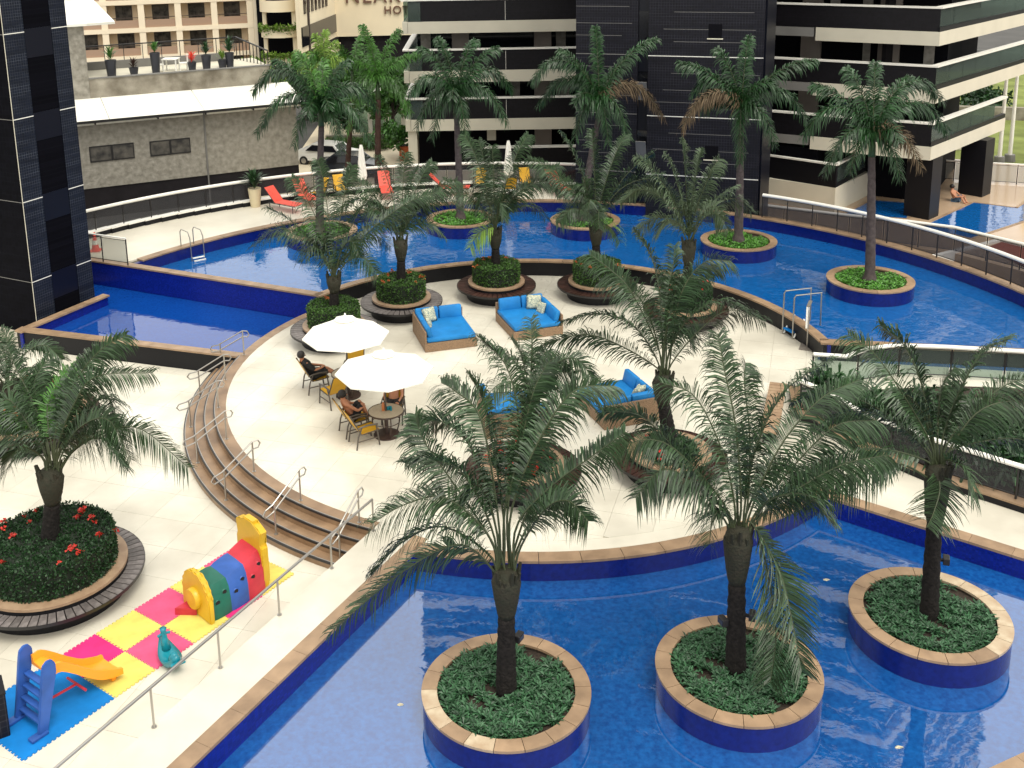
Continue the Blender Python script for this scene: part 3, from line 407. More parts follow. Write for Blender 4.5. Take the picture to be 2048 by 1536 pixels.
# promenade and side deck
a_e = line_circle(EP, ED, 9.17)[0]; a_l = line_circle(LQ, LD, 9.17)[0]
strip = [onl(EP, ED, -7), onl(LQ, LD, -6.5), a_l] + [pol(9.17, lerp(ang(a_l), ang(a_e), k / 6)) for k in range(1, 7)]
struct(mb('floor').prism(strip, -.75, -.001).build('promenade'))
a_c = line_circle(LP, LD, 9.95)[0]
side = [pol(9.18, lerp(3, -48, k / 20)) for k in range(21)] + [RQ, onl(RQ, RD, 12), (26, 19), (26, 29.2), (11.1, 31.9)]
struct(mb('floor').prism(side, -.75, -.002).build('side_deck'))
struct(mb('floor').arc(C0, 9.172, 9.6, -.5, -.0015, R(ang(a_l)), R(-48), 20).build('deck_edge'))

# far deck with kerb
def rout(a): return 20.7 + max(0, a - 80) / 60 * 1.9
fa = [lerp(79, 146, k / 28) for k in range(29)]
fd = [pol(18.38, a) for a in fa] + [(-13.9, 41.27), (-16.3, 42.42), (-21.5, 44.9), (-19.5, 47.5)] + [pol(rout(a), a) for a in reversed(fa)]
struct(mb('floor_far').prism(fd, -2.3, .595).build('far_deck'))

# water
struct(mb('water_low').prism([onl(LP, LD, -9), (-2, 8), (20, 8), onl(RA, RD, 14)] + [RA] + [pol(9.95, lerp(-48.4, ang(a_c), k / 20)) for k in range(21)], -.9, -.5).build('near_pool_water'))
WL = (-5.66, 37.32); WR = (10.72, 31.9)
uw = [(-13.1, 41.05)] + [pol(18.1, lerp(146, -4, k / 60)) for k in range(61)] + [WR] + [pol(9.3, lerp(4, 141, k / 40)) for k in range(41)] + [WL]
struct(mb('water_up').prism(uw, -.6, .08).build('ring_pool_water'))
struct(mb('water_basin').prism([(-16.0, 35.9), (-7.4, 33.05)] + [pol(9.3, lerp(168, 142, k / 10)) for k in range(11)] + [(-15.6, 41.75), (-14.3, 39.2)], -.65, -.4).build('corner_basin_water'))

# pool walls
def wall(name, pts, th, z0, z1, m_in, m_out, side=1):
    """straight or bent wall, two-faced"""
    b = MB()
    for k, (mm, o0, o1) in enumerate(((m_in, 0., th / 2), (m_out, th / 2 + .0005, th))):
        b.m(mm)
        for p, q in zip(pts[:-1], pts[1:]):
            L = math.hypot(q[0] - p[0], q[1] - p[1]); n = (-(q[1] - p[1]) / L * side, (q[0] - p[0]) / L * side)
            b.prism([(p[0] + n[0] * o0, p[1] + n[1] * o0), (q[0] + n[0] * o0, q[1] + n[1] * o0), (q[0] + n[0] * o1, q[1] + n[1] * o1), (p[0] + n[0] * o1, p[1] + n[1] * o1)], z0, z1)
    return struct(b.build(name))
def ringwall(name, r0, rm, r1, z0, z1, m_in, m_out, d0, d1, n):
    b = MB(); b.m(m_in).arc(C0, r0, rm, z0, z1, R(d0), R(d1), n); b.m(m_out).arc(C0, rm + .0005, r1, z0, z1, R(d0), R(d1), n)
    return struct(b.build(name))
ringwall('ring_pool_inner_wall', 9.175, 9.3, 9.42, -.6, .535, 'granite', 'pool_tile_flat', 2.5, 142.4, 60)
ringwall('ring_pool_outer_wall', 18.06, 18.2, 18.37, -2.2, .535, 'pool_tile_flat', 'wall_taupe', -6, 147, 90)
wall('waterfall_wall', [(-5.62, 37.02), (-16.2, 42.07)], .30, -.8, .535, 'pool_tile', 'pool_tile', side=-1)
wall('ring_pool_front_wall', [(10.80, 31.86), (26, 29.0)], .30, -.6, .535, 'granite', 'granite', side=1)
wall('near_pool_left_wall', [onl(LP, LD, -8.5), onl(LP, LD, 7.85)], .25, -1.2, -.06, 'pool_tile', 'pool_tile', side=1)
ringwall('near_pool_round_wall', 9.7, 9.8, 9.95, -1.2, -.06, 'pool_tile_flat', 'pool_tile_flat', ang(a_c), -48.2, 24)
wall('near_pool_right_wall', [RA, onl(RA, RD, 13)], .25, -1.2, -.06, 'pool_tile', 'pool_tile', side=1)
BN0, BN1, BT = (-16.02, 35.80), (-7.46, 32.97), (-14.18, 39.30)
wall('basin_front_wall', [BN0, BN1], .28, -.9, -.06, 'granite', 'pool_tile', side=1)
wall('basin_tower_wall', [BT, BN0], .28, -.9, -.06, 'granite', 'pool_tile', side=1)

# coping: each stone its own piece
cop = struct(mb('joint').arc(C0, 9.2, 9.4, .52, .545, R(3), R(142), 40).build('pool_coping'))
def stones_arc(r0, r1, d0, d1, ln, z, th=.06, m='tan', parent=None):
    n = max(1, round(abs(R(d1 - d0)) * (r0 + r1) / 2 / ln)); g = .006 / r0
    st = (R(d1) - R(d0)) / n; me = mb(m).arc((0, 0), r0, r1, -th, 0, g, abs(st) - g, 4).mesh('coping_stone')
    for k in range(n):
        a = R(d0) + st * k if st > 0 else R(d0) + st * (k + 1)
        link('coping_stone', me, parent or cop, (C0[0], C0[1], z), a)
def stones_line(p, q, wd, ln, z, side=1, th=.06, m='tan', parent=None):
    L = math.hypot(q[0] - p[0], q[1] - p[1]); n = max(1, round(L / ln)); l = L / n; a = math.atan2(q[1] - p[1], q[0] - p[0])
    me = mb(m).prism([(.003, 0), (l - .003, 0), (l - .003, wd), (.003, wd)] if side > 0 else [(.003, -wd), (l - .003, -wd), (l - .003, 0), (.003, 0)], -th, 0).mesh('coping_stone')
    for k in range(n): link('coping_stone', me, parent or cop, (*V2(p, q, k / n), z), a)
stones_arc(9.14, 9.47, 4.2, 142.0, .95, .6)
stones_arc(18.02, 18.42, -5, 145.5, 1.0, .6)
stones_line((-5.60, 36.98), (-16.3, 42.09), .36, .95, .6, side=-1)
stones_line((10.76, 31.8), (26, 28.93), .36, .95, .6)
stones_line(onl(LP, LD, -8.5), onl(LP, LD, 7.7), .36, .9, 0.003)
stones_arc(9.60, 9.97, ang(a_c) - .4, -48.2, .9, 0.003)
stones_line(RA, onl(RA, RD, 12.5), .36, .9, 0.003)
stones_line((8.05, 15.1), (14, 17.77), .5, 1.0, .02, side=-1)
struct(mb('pool_tile').prism([(8.05, 15.1), (14, 17.77), (14.2, 17.3), (8.3, 14.6)], -1.2, -.045).build('near_pool_corner_wall'))
stones_line((-16.05, 35.77), (-7.48, 32.94), .34, .95, .003)
stones_line((-14.15, 39.33), (-16.06, 35.72), .34, .95, .001)
stones_arc(9.17, 9.5, 169.2, 142.6, .9, .004)

# stairs: four risers, curved, each step one piece with its nosing strips
a0s = 169.0
stairs = struct(mb('step').arc(C0, 9.0, 9.2, -.69, -.05, R(a0s), R(a0s + 20), 6).build('stairs'))
for k, (ro, zt) in enumerate(((10.40, -.51), (10.11, -.34), (9.82, -.17), (9.53, 0.004))):
    ri = 9.17
    a1 = ang(line_circle((EP[0] - .02, EP[1]), ED, ro)[0]) + 360
    st_a = a0s - (0.2 if k < 3 else 0)
    stp = mb('step').arc(C0, ri, ro, -.69, zt, R(st_a), R(a1), 44).build('step', stairs)
    mb('metal').arc(C0, ro - .050, ro - .030, zt, zt + .003, R(st_a), R(a1 - .1), 44).build('nosing_strip', stp)
    mb('dark_metal').arc(C0, ro - .029, ro + .003, zt - .05, zt + .0025, R(st_a), R(a1 - .1), 44).build('nosing_grip', stp)
# ================================================================== planting beds in the pools
def leafy(b, n, place, ln, wd, up=.6, spread=1.):
    """n little bent leaves; place() gives (point, outward normal)"""
    for _ in range(n):
        p, nr = place(); p = Vector(p); nr = Vector(nr)
        d = Vector((random.gauss(0, 1), random.gauss(0, 1), random.gauss(0, 1))) * spread + nr * up * 1.6
        d.normalize(); s = d.cross(Vector((random.gauss(0, 1), random.gauss(0, 1), random.gauss(0, 1))))
        if s.length < 1e-4: continue
        s.normalize(); l = ln * random.uniform(.6, 1.25); w_ = wd * random.uniform(.7, 1.2)
        a = b.b.verts.new(p); c1 = b.b.verts.new(p + d * l * .5 + s * w_ / 2); c2 = b.b.verts.new(p + d * l * .5 - s * w_ / 2); t = b.b.verts.new(p + d * l - nr * l * .18)
        b._f([a, c1, t, c2])
def rosettes(b, n, rad, hole, ln, wd, z=0., lv=8):
    ph = random.uniform(0, 6)
    for _ in range(n):
        r = rad * math.sqrt(random.uniform(0, 1)); a = random.uniform(0, 6.283)
        if r < hole: continue
        cx, cy = r * math.cos(a), r * math.sin(a)
        if math.sin(cx * 3.1 + ph) * math.cos(cy * 2.7 - ph) + .35 * math.sin(cx * 9 + cy * 7) < -.72: continue
        zz = z + random.uniform(-.02, .07); a0 = random.uniform(0, 6.28)
        for k in range(lv):
            aa = a0 + 6.283 * k / lv + random.uniform(-.25, .25); el = random.uniform(.15, 1.0); l = ln * random.uniform(.55, 1.35)
            d = Vector((math.cos(aa) * math.cos(el), math.sin(aa) * math.cos(el), math.sin(el))); s = Vector((-math.sin(aa), math.cos(aa), 0)) * wd / 2
            p = Vector((cx, cy, zz)); m = p + d * l * .55; t = p + d * l + Vector((0, 0, -l * .22))
            vs = [b.b.verts.new(q) for q in (p, m + s, t, m - s)]; b._f(vs)
def bed(key, c, ro, zr, zw, cover, label, n_ros, ln, wet=()):
    t = thing('palm_bed', label, 'planter', (c[0], c[1], 0), 0, 'round palm beds standing in the pools')
    ri = ro - .29
    mb('pool_tile_flat').lathe([(ro - .02, zw - .4), (ro - .02, zr - .05)], 56).build('wall', t, smooth=True); mb('soil').lathe([(ri + .01, zr - .05), (ri + .01, zr - .3)], 40).build('lining', t, smooth=True)
    n = 18; st = 2 * math.pi / n; g = .004
    me = mb('tan').arc((0, 0), ri, ro, -.05, 0, g, st - g, 5).mesh('coping_stone'); mw = None
    for k in range(n):
        if k in wet:
            mw = mw or mb('tan_wet').arc((0, 0), ri, ro, -.05, 0, g, st - g, 5).mesh('coping_stone')
        link('coping_stone', mw if k in wet else me, t, (0, 0, zr), st * k)
    mb('soil').disc((0, 0, zr - .10), ri + .005, 40).build('soil', t)
    b = mb(cover); rosettes(b, n_ros, ri - .07, .2, ln, ln * .27, zr - .09)
    o = b.build('ground_cover', t); o['kind'] = 'stuff'
    return t
bed('A', (.43, 17.35), 1.56, .02, -.5, 'cover', 'round bed with pale wet coping patches on its left rim, leftmost in the near pool', 900, .17, wet=(9, 10, 12))
bed('B', (4.80, 17.75), 1.54, .05, -.5, 'cover', 'round bed of low leaves under hanging fronds, middle of the near pool', 1000, .16)
bed('C', (9.0, 19.25), 1.54, .06, -.5, 'cover', 'round bed with pale wet coping on its right rim, rightmost in the near pool', 1000, .16, wet=(0, 1, 2, 15, 16, 17))
BE = {'D': (14.39, 37.6), 'E': (10.82, 42.63), 'H': (4.9, 46.0), 'F': (-.57, 46.65), 'G': (-6.55, 45.2)}
BL = {'D': 'bright green bed in the ring pool nearest the right railing', 'E': 'bright green bed in the ring pool in front of the dark tile tower', 'H': 'bright green bed in the ring pool behind the third hedge planter from the left',
      'F': 'bright green bed in the ring pool in front of the closed white parasol', 'G': 'bright green bed in the ring pool nearest the steel ladder'}
for k, c in BE.items(): bed(k, c, 1.53, .62, .08, 'cover_bright', BL[k], 420, .17)

# ================================================================== hedge planters with ring benches
def planter(key, c, z0, r_b, r_r, r_h, h_h, label, hmat, nl, nf, fmat, slat_m, ns=44, open_top=False):
    t = thing('hedge_planter', label, 'planter', (c[0], c[1], z0), 0, 'hedge planters with ring benches')
    mb('granite').lathe([(r_r - .02, 0), (r_r - .02, .55)], 48).build('drum', t, smooth=True)
    mb('granite').lathe([(r_b - .35, 0.0), (r_b - .35, .38), (r_r, .38)], 48).build('bench_support', t, smooth=True)
    st = 2 * math.pi / ns; g = .012
    me = mb(slat_m).arc((0, 0), r_r - .01, r_b, .39, .45, g / r_r, st - g / r_r, 2).mesh('bench_slat')
    for k in range(ns): link('bench_slat', me, t, (0, 0, 0), st * k)
    mb('dark_metal').lathe([(r_b + .002, .38), (r_b + .012, .38), (r_b + .012, .452), (r_b + .002, .452)], 56).build('bench_rim', t, smooth=True)
    mb('ring_stone').lathe([(r_r, .54), (r_r, .60), (r_h - .1, .60), (r_h - .1, .54)], 56).build('stone_ring', t, smooth=True)
    hz = .60
    if open_top:
        mb('soil').disc((0, 0, .57), r_r - .05, 40).build('soil', t)
        b = mb('hedge_dark'); rosettes(b, nl // 8, r_r - .3, .2, .22, .06, .58, 7)
        o = b.build('ground_cover', t); o['kind'] = 'stuff'
    else:
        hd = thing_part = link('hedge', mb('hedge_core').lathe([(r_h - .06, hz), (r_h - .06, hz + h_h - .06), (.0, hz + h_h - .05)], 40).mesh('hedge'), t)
        b = mb(hmat)
        def pl():
            if random.random() < .5:
                r = (r_h - .03) * math.sqrt(random.random()); a = random.uniform(0, 6.283); zz = hz + h_h - .05 + .03 * math.sin(a * 5 + r * 9)
                return (r * math.cos(a), r * math.sin(a), zz), (0, 0, 1)
            a = random.uniform(0, 6.283); zz = random.uniform(hz, hz + h_h)
            rr_ = r_h - .06 - .05 * max(0, (zz - hz - h_h + .12) / .12)
            return (rr_ * math.cos(a), rr_ * math.sin(a), zz), (math.cos(a), math.sin(a), .1)
        leafy(b, nl, pl, .085, .045, .7)
        o = b.build('leaves', hd); o['kind'] = 'stuff'
    fm = mb(fmat); leafy(fm, 14, lambda: ((random.gauss(0, .02), random.gauss(0, .02), random.uniform(0, .03)), (0, 0, 1)), .06, .05, .3); fme = fm.mesh('flower')
    for k in range(nf):
        a = random.uniform(0, 6.283); r = r_h * random.uniform(.55, 1.0); zz = hz + h_h - .01 if not open_top else .62 + random.uniform(.05, .2)
        if r > r_h * .93 and not open_top: zz -= random.uniform(0, .18)
        o = link('flower', fme, t, (r * math.cos(a), r * math.sin(a), zz), random.uniform(0, 6)); s = random.uniform(.8, 1.5); o.scale = (s, s, s)
    return t
PL = {'P0': (-4.72, 34.25), 'P1': (-2.62, 36.75), 'P2': (.8, 38.25), 'P3': (4.5, 38.1), 'P4': (7.25, 35.4), 'P5': (4.83, 25.15), 'P6': (1.1, 24.65)}
planter('P0', PL['P0'], 0, 1.45, 1.05, .90, .70, 'round hedge planter with grey slatted bench right behind the two white parasols', 'hedge', 4600, 3, 'flower_orange', 'wood_grey')
planter('P1', PL['P1'], 0, 1.45, 1.05, .90, .70, 'round hedge planter with orange flowers behind the left blue daybed', 'hedge', 4600, 9, 'flower_orange', 'wood_grey')
planter('P2', PL['P2'], 0, 1.45, 1.05, .90, .70, 'round hedge planter with dark bench right behind the second blue daybed', 'hedge', 4600, 9, 'flower_orange', 'wood_dark')
planter('P3', PL['P3'], 0, 1.45, 1.05, .90, .70, 'round hedge planter with dark bench, third along the curved back wall', 'hedge', 4600, 10, 'flower_orange', 'wood_dark')
planter('P4', PL['P4'], 0, 1.45, 1.05, .90, .70, 'round hedge planter with dark bench nearest the wall ladder on the right', 'hedge_dark', 4600, 8, 'flower', 'wood_dark')
planter('P5', PL['P5'], 0, 1.45, 1.05, .8, .3, 'round stone planter with dark bench beside the right blue daybed', 'hedge_dark', 1600, 4, 'flower', 'wood_dark', open_top=True)
planter('P6', PL['P6'], 0, 1.45, 1.05, .85, .3, 'round stone planter of red flowers behind the leftmost near palm', 'hedge', 2200, 34, 'flower', 'wood_dark', open_top=True)
planter('L1', (-9.55, 21.7), -.68, 1.97, 1.62, 1.42, .75, 'large hedge planter with red flowers and slatted bench beside the play mats', 'hedge_dark', 11000, 22, 'flower', 'wood_grey', 64)
planter('L2', (-13.1, 29.4), -.68, 1.97, 1.62, 1.42, .6, 'large hedge planter with orange flowers on the left edge below the corner basin', 'hedge', 8000, 16, 'flower_orange', 'wood_dark', 64)

# ================================================================== palms
def frond_mesh(pts, m_leaf, n=46, L0=.58, wd=.036, vee=.55, droop=.5, start=.2, plume=False, m_r='rachis', r0=.026, roll=0., fwd=.38):
    S = bez(pts, 18); b = mb(m_r); b.tube(S, r0, 5, r2=.006)
    b.m(m_leaf); N = len(S) - 1
    ln = sum((S[i + 1] - S[i]).length for i in range(N))
    n = max(16, int(n * ln / 2.6))
    for i in range(n):
        t = start + (1 - start) * (i + .5) / n; u = t * N; k = min(int(u), N - 1); p = S[k].lerp(S[k + 1], u - k)
        tg = (S[k + 1] - S[k]).normalized(); up = Vector((0, 0, 1)); sd = tg.cross(up)
        if sd.length < .15: sd = tg.cross(Vector((.3, 1, 0)))
        sd.normalize(); nr = sd.cross(tg).normalized()
        if roll: cr_, sr_ = math.cos(roll), math.sin(roll); sd, nr = sd * cr_ + nr * sr_, nr * cr_ - sd * sr_
        q = (t - start) / (1 - start); prof = min(1, .35 + q * 2.6) * (1 - .52 * q ** 2.2)
        for sg in (-1, 1):
            reps = 3 if plume else 1
            for rp in range(reps):
                l = L0 * prof * random.uniform(.7, 1.15)
                if not plume and random.random() < .06: continue
                v = vee + random.gauss(0, .22) if not plume else random.uniform(-1.3, 1.3)
                d = (sd * sg * math.cos(v) + nr * math.sin(v)) * .83 + tg * (fwd + .35 * q)
                d.normalize()
                w_ = wd * random.uniform(.75, 1.15); e = tg * (w_ / 2)
                if not plume: e = (tg * .75 + nr * .35 * sg) * (w_ / 2)
                g = Vector((0, 0, -1)) * l * droop * random.uniform(.5, 1.2)
                m1 = p + d * l * .45 + g * .12; m2 = p + d * l * .8 + g * .5; tip = p + d * l * .98 + g * 1.0
                a = b.b.verts.new(p - e * .6); a2 = b.b.verts.new(p + e * .6)
                c, c2 = b.b.verts.new(m1 - e), b.b.verts.new(m1 + e)
                f, f2 = b.b.verts.new(m2 - e * .7), b.b.verts.new(m2 + e * .7); tp = b.b.verts.new(tip)
                b._f([a, a2, c2, c]); b._f([c, c2, f2, f]); b._f([f, f2, tp])
    return b
PLAB = {
 'A': 'dark-trunked palm in the leftmost near-pool bed, its left fronds over the promenade', 'B': 'dark-trunked palm in the middle near-pool bed with broken fronds hanging down', 'C': 'dark-trunked palm in the rightmost near-pool bed',
 'L1': 'palm growing from the large red-flowered planter beside the play mats', 'L2': 'palm on the left edge growing from the planter below the corner basin',
 'P0': 'palm with thick shaggy neck behind the white parasols', 'P1': 'palm in the orange-flowered planter behind the left daybed', 'P2': 'palm with a yellowing hanging frond in the middle of the curved back wall',
 'P3': 'palm in the third hedge planter along the curved back wall', 'P4': 'pale grey-green palm left of the bright bed by the dark tower', 'P5': 'wide palm beside the right blue daybed', 'P6': 'thin palm rising from the red-flower planter behind the leftmost near palm',
 'D': 'tall slender bushy palm in the ring pool nearest the right railing', 'E': 'tall bushy palm with an upright plume in front of the dark tile tower', 'H': 'tall bushy palm with a dry brown frond left of the dark tile tower',
 'F': 'tall bushy palm in front of the white-banded balconies', 'G': 'tall bushy palm in front of the grey plaster building', 'J': 'tall palm beyond the far railing left of the balcony block', 'K': 'small palm with bright yellow young fronds behind the grey building', 'M': 'light green palm between the grey building and the balcony block'}
FOX = 'DEHFGJKM'
def make_palm(d):
    k = d['key']; bx, by, bz = d['base']; cx, cy, cz = d['crown']; r = d['r']; fox = k in FOX
    t = thing('palm_tree', PLAB[k], 'palm tree', (bx, by, bz), 0, 'tall bushy palms' if fox else 'palms with arching fronds')
    O = Vector((bx, by, bz)); c = Vector((cx, cy, cz)) - O
    if fox:
        H = c.z; pr = []; n = 22; pts = []
        for i in range(n + 1):
            q = i / n; pts.append((c.x * q ** 1.3, c.y * q, H * .86 * q - (.35 if i == 0 else 0)))
            pr.append(r * (1.35 - .5 * q) * (1.9 if i == 0 else 1.25 if i == 1 else 1) * (1.05 if i % 2 else .97))
        mb('trunk_red' if k in 'JM' else 'trunk_grey').tube(pts, pr, 12, r2=0).build('trunk', t, smooth='all')
        mb('shaft').tube([pts[-1], (c.x * .95, c.y, H * .93), (c.x, c.y, H * 1.0)], [r * .95, r * .8, r * .45], 10, r2=0).build('crown_shaft', t, smooth='all')
    else:
        zb = c.z * (.62 if k in 'ABC' else .55); top = Vector((c.x, c.y, c.z))
        pts = [(0, 0, -.25)]; pr = [r * 1.2]; n = 14
        for i in range(n + 1):
            q = i / n; pts.append((c.x * q * .8, c.y * q * .8, zb * q)); pr.append(r * (1.15 - .25 * q) * (1.05 if i % 2 else .95))
        mb('trunk_dark').tube(pts, pr, 12, r2=0).build('trunk', t, smooth='all')
        lb = mb('leafbase')
        lb.tube([pts[-1], (c.x * .85, c.y, zb + .10), (c.x * .9, c.y, lerp(zb, c.z, .4)), (c.x * .95, c.y, lerp(zb, c.z, .75)), (c.x, c.y, c.z)], [r * .9, r * 1.05, r * 1.35, r * 1.6, r * 1.05], 14, r2=0)
        neck = lb.build('crown_neck', t, smooth='all')
        # old boots of cut fronds
        bt = mb('leafbase')
        for i in range(22):
            a = i * 2.4; q = random.uniform(.1, .85); z = lerp(zb, c.z, q); rr_ = r * (1.0 + .55 * q)
            bt.tube([(c.x * .92 + rr_ * .8 * math.cos(a), c.y + rr_ * .8 * math.sin(a), z), (c.x * .92 + rr_ * 1.08 * math.cos(a), c.y + rr_ * 1.08 * math.sin(a), z + .3)], .06, 5, r2=.03)
        bt.build('leaf_stubs', neck, smooth=True)
    for i, f in enumerate(d['fr']):
        pts = [Vector(p) - O for p in f]; dv = pts[-1] - Vector((c.x, c.y, c.z)); dv.z = 0; dv = dv.normalized() * (r * .9 if not fox else .03)
        root = Vector((c.x, c.y, c.z - (.3 if not fox else .12))) + dv
        pts = [root] + pts
        if (pts[1] - pts[0]).length < .15: pts.pop(1)
        if fox:
            tipz = pts[-1].z - c.z
            ml = 'fox_light' if k in 'JM' or (k == 'G' and i in (3, 8)) else 'fox'
            if k == 'K': ml = 'frond_lime'
            if (k, i) in (('E', 2), ('H', 4), ('D', 6)): ml = 'frond_dry'
            fm = frond_mesh(pts, ml, 46, .60 if k not in 'JKM' else .6, .054, plume=True, droop=.75, start=.12, r0=.03, fwd=.5)
        else:
            ml = 'frond_pale' if k == 'P4' else ('frond_lime' if (k, i) in (('P2', 7), ('P3', 6)) else 'fox_light' if (k, i) == ('L1', 4) else 'frond')
            near = k in ('A', 'B', 'C', 'L1')
            dr = pts[-1].z < c.z - .3 and (pts[2].z < c.z)
            fm = frond_mesh(pts, ml, 96 if near else 78, (.72 if (k, i) in (('B', 9), ('B', 10), ('C', 8)) else .62) if near else .62, .034 if near else .035, vee=.35, droop=.7 if not dr else .35, start=.30, roll=.1 if (k, i) in (('B', 9), ('B', 10), ('C', 8)) else random.choice((-1, 1)) * random.uniform(.25, 1.15))
        fm.build('frond', t)
    for i in range(d['extra']):
        a = random.uniform(0, 6.283); el = random.uniform(.3, 1.1) if fox else random.uniform(.7, 1.35); l = random.uniform(2.2, 3.0) if not fox else random.uniform(1.2, 1.7)
        if k in 'ABC': a = random.uniform(.2, 2.9)
        h = Vector((math.cos(a), math.sin(a), 0)); s = Vector((c.x, c.y, c.z - .15))
        pts = [s, s + h * l * .35 * math.cos(el) + Vector((0, 0, l * .42 * math.sin(el) + .1)), s + h * l * .75 * math.cos(el) + Vector((0, 0, l * .62 * math.sin(el))), s + h * l * math.cos(el) * 1.05 + Vector((0, 0, l * .55 * math.sin(el) - .3))]
        if fox: fm = frond_mesh(pts, 'fox' if k not in 'JKM' else 'fox_light', 40, .56, .056, plume=True, droop=.5, start=.12)
        else: fm = frond_mesh(pts, 'frond_pale' if k == 'P4' else 'frond', 78, .60, .035, vee=.35, droop=.7, start=.3, roll=random.uniform(-1, 1))
        fm.build('frond', t)
for d in PALMS: make_palm(d)
# ================================================================== railings
def railing(name, label, pts, z0, h, gl, spacing=1.25, cat='railing', rr_=.06, posts=True, gz=.12, group=None, toprect=True):
    """glazed railing along a polyline: top rail, posts, one pane per bay"""
    o = pts[0]; t = thing(name, label, cat, (o[0], o[1], z0), 0, group)
    L = lambda p, z: (p[0] - o[0], p[1] - o[1], z)
    mb('rail_white').tube([L(p, h) for p in pts], rr_, 8).build('top_rail', t, smooth=True)
    # resample
    ds = [0]
    for a, b in zip(pts[:-1], pts[1:]): ds.append(ds[-1] + math.hypot(b[0] - a[0], b[1] - a[1]))
    n = max(1, round(ds[-1] / spacing))
    def at(d):
        for i in range(len(pts) - 1):
            if d <= ds[i + 1] + 1e-6: return V2(pts[i], pts[i + 1], (d - ds[i]) / (ds[i + 1] - ds[i]))
        return pts[-1]
    P = [at(ds[-1] * i / n) for i in range(n + 1)]
    for i in range(n + 1): mb('dark_metal').tube([L(P[i], 0), L(P[i], h - .04)], .028, 6).build('post', t)
    for i in range(n):
        a, b = V2(P[i], P[i + 1], .03), V2(P[i], P[i + 1], .97)
        mb(gl).quad(L(a, gz), L(b, gz), L(b, h - .10), L(a, h - .10)).build('glass_panel', t)
        mb('dark_metal').tube([L(a, gz - .015), L(b, gz - .015)], .016, 5).build('bottom_bar', t)
        mb('dark_metal').tube([L(a, h - .085), L(b, h - .085)], .014, 5).build('upper_bar', t)
    return t
fk = [lerp(149, 80, k / 34) for k in range(35)]
kerb = [(-19.4, 43.2)] + [pol(rout(a) - .12, a) for a in fk]
kb = MB()
kb.m('granite')
for a, b in zip(fk[:-1], fk[1:]): kb.arc((C0[0], C0[1]), rout((a + b) / 2) - .3, rout((a + b) / 2) + .02, .5, .80, R(b), R(a), 1)
kb.m('rail_white')
for a, b in zip(fk[:-1], fk[1:]): kb.arc((C0[0], C0[1]), rout((a + b) / 2) - .32, rout((a + b) / 2) + .04, .801, .86, R(b), R(a), 1)
struct(kb.build('far_kerb'))
railing('glass_railing', 'long curved white-topped glass railing along the far edge of the sun deck', kerb[1:], .86, .92, 'glass_smoke', 1.3, rr_=.075)
railing('glass_railing', 'white-topped glass railing on the ring pool rim at the right', [pol(18.27, lerp(53, -4, k / 30)) for k in range(31)], .6, 1.0, 'glass_smoke', 1.15, rr_=.075)
railing('glass_railing', 'white-topped railing of the lower terrace right of the ring pool', [(13.2, 49.6), (16.9, 47.4), (19.1, 46.3), (20.8, 45.2), (22.5, 42.7), (23.6, 40)], -.95, 1.12, 'glass_smoke', 1.5, rr_=.07)
railing('glass_fence', 'short frosted glass fence beside the tile tower', [(-15.9, 41.95), (-14.75, 41.42), (-13.62, 40.9)], .6, 1.1, 'glass_frost', 1.2, 'fence', rr_=.035)
railing('glass_railing', 'white-topped railing along the front of the raised pool beside the shrubs', [(9.95, 30.0), (10.85, 29.8), (11.7, 30.35), (12.6, 30.55), (14, 30.35), (17, 29.7), (20, 29.0)], 0, 1.0, 'glass_green', 1.6, rr_=.065)
railing('glass_railing', 'white-topped glass railing on the kerb beside the near pool at the right', [(9.0, 28.0), (9.55, 27.2), (9.95, 26.1), (11.15, 24.55), (12.75, 23.05), (15, 21.2)], .22, .85, 'glass_smoke', 1.6, rr_=.065)

def steel_rail(label, posts, h, bars=(1.,), name='handrail', group=None, ends=True):
    """inclined or level steel handrail on two or more posts; posts = [(x,y,z)...] from low to high"""
    o = Vector(posts[0]); t = thing(name, label, 'handrail', o, 0, group); Q = [Vector(p) - o for p in posts]
    for q in Q: mb('metal').tube([q, q + Vector((0, 0, h))], .022, 8).build('post', t, smooth=True)
    d = (Q[-1] - Q[0]); e = Vector((d.x, d.y, 0)).normalized() * .16
    up = Vector((0, 0, h))
    if len(bars) == 2:
        lo = Vector((0, 0, h - .2)); s = d * (.16 / max(.2, d.length))
        loop = [Q[0] - e * .9 - s + up * .99, Q[0] - s * .4 + up, Q[-1] + up, Q[-1] + e + up, Q[-1] + e * 1.35 + up - Vector((0, 0, .1)), Q[-1] + e + lo, Q[-1] + lo, Q[0] - s * .4 + lo, Q[0] - e * .9 - s + lo, Q[0] - e * 1.25 - s * 1.1 + lo + Vector((0, 0, .1)), Q[0] - e * .9 - s + up * .99]
        mb('metal').tube(loop, .021, 8).build('rail_loop', t, smooth=True)
    else:
        mb('metal').tube([q + up for q in Q], .03, 8).build('top_rail', t, smooth=True)
    for q in Q: mb('metal').lathe([(0, .012), (.05, .012), (.05, 0)], 12, q).build('base_plate', t)
    return t
hl = ['first stair handrail, at the corner basin', 'second stair handrail from the corner basin', 'third stair handrail from the corner basin', 'middle handrail of the curved stairs', 'fifth stair handrail from the corner basin', 'sixth stair handrail from the corner basin', 'last stair handrail, at the promenade']
for i, (a, lb) in enumerate(zip((168.5, 180.3, 192.2, 204.9, 217.8, 230.3, 241.6), hl)):
    steel_rail(lb, [pol(10.2, a, -.51), pol(9.38, a, 0)], .83, (1, 2), group='stair handrails')
pr = [onl(EP, ED, t) for t in (-3.05, 0, 1.74, 3.53, 5.35, 7.0)]
steel_rail('long single-bar steel handrail along the edge of the promenade', [(p[0] + .05, p[1] - .02, 0) for p in pr], .80)

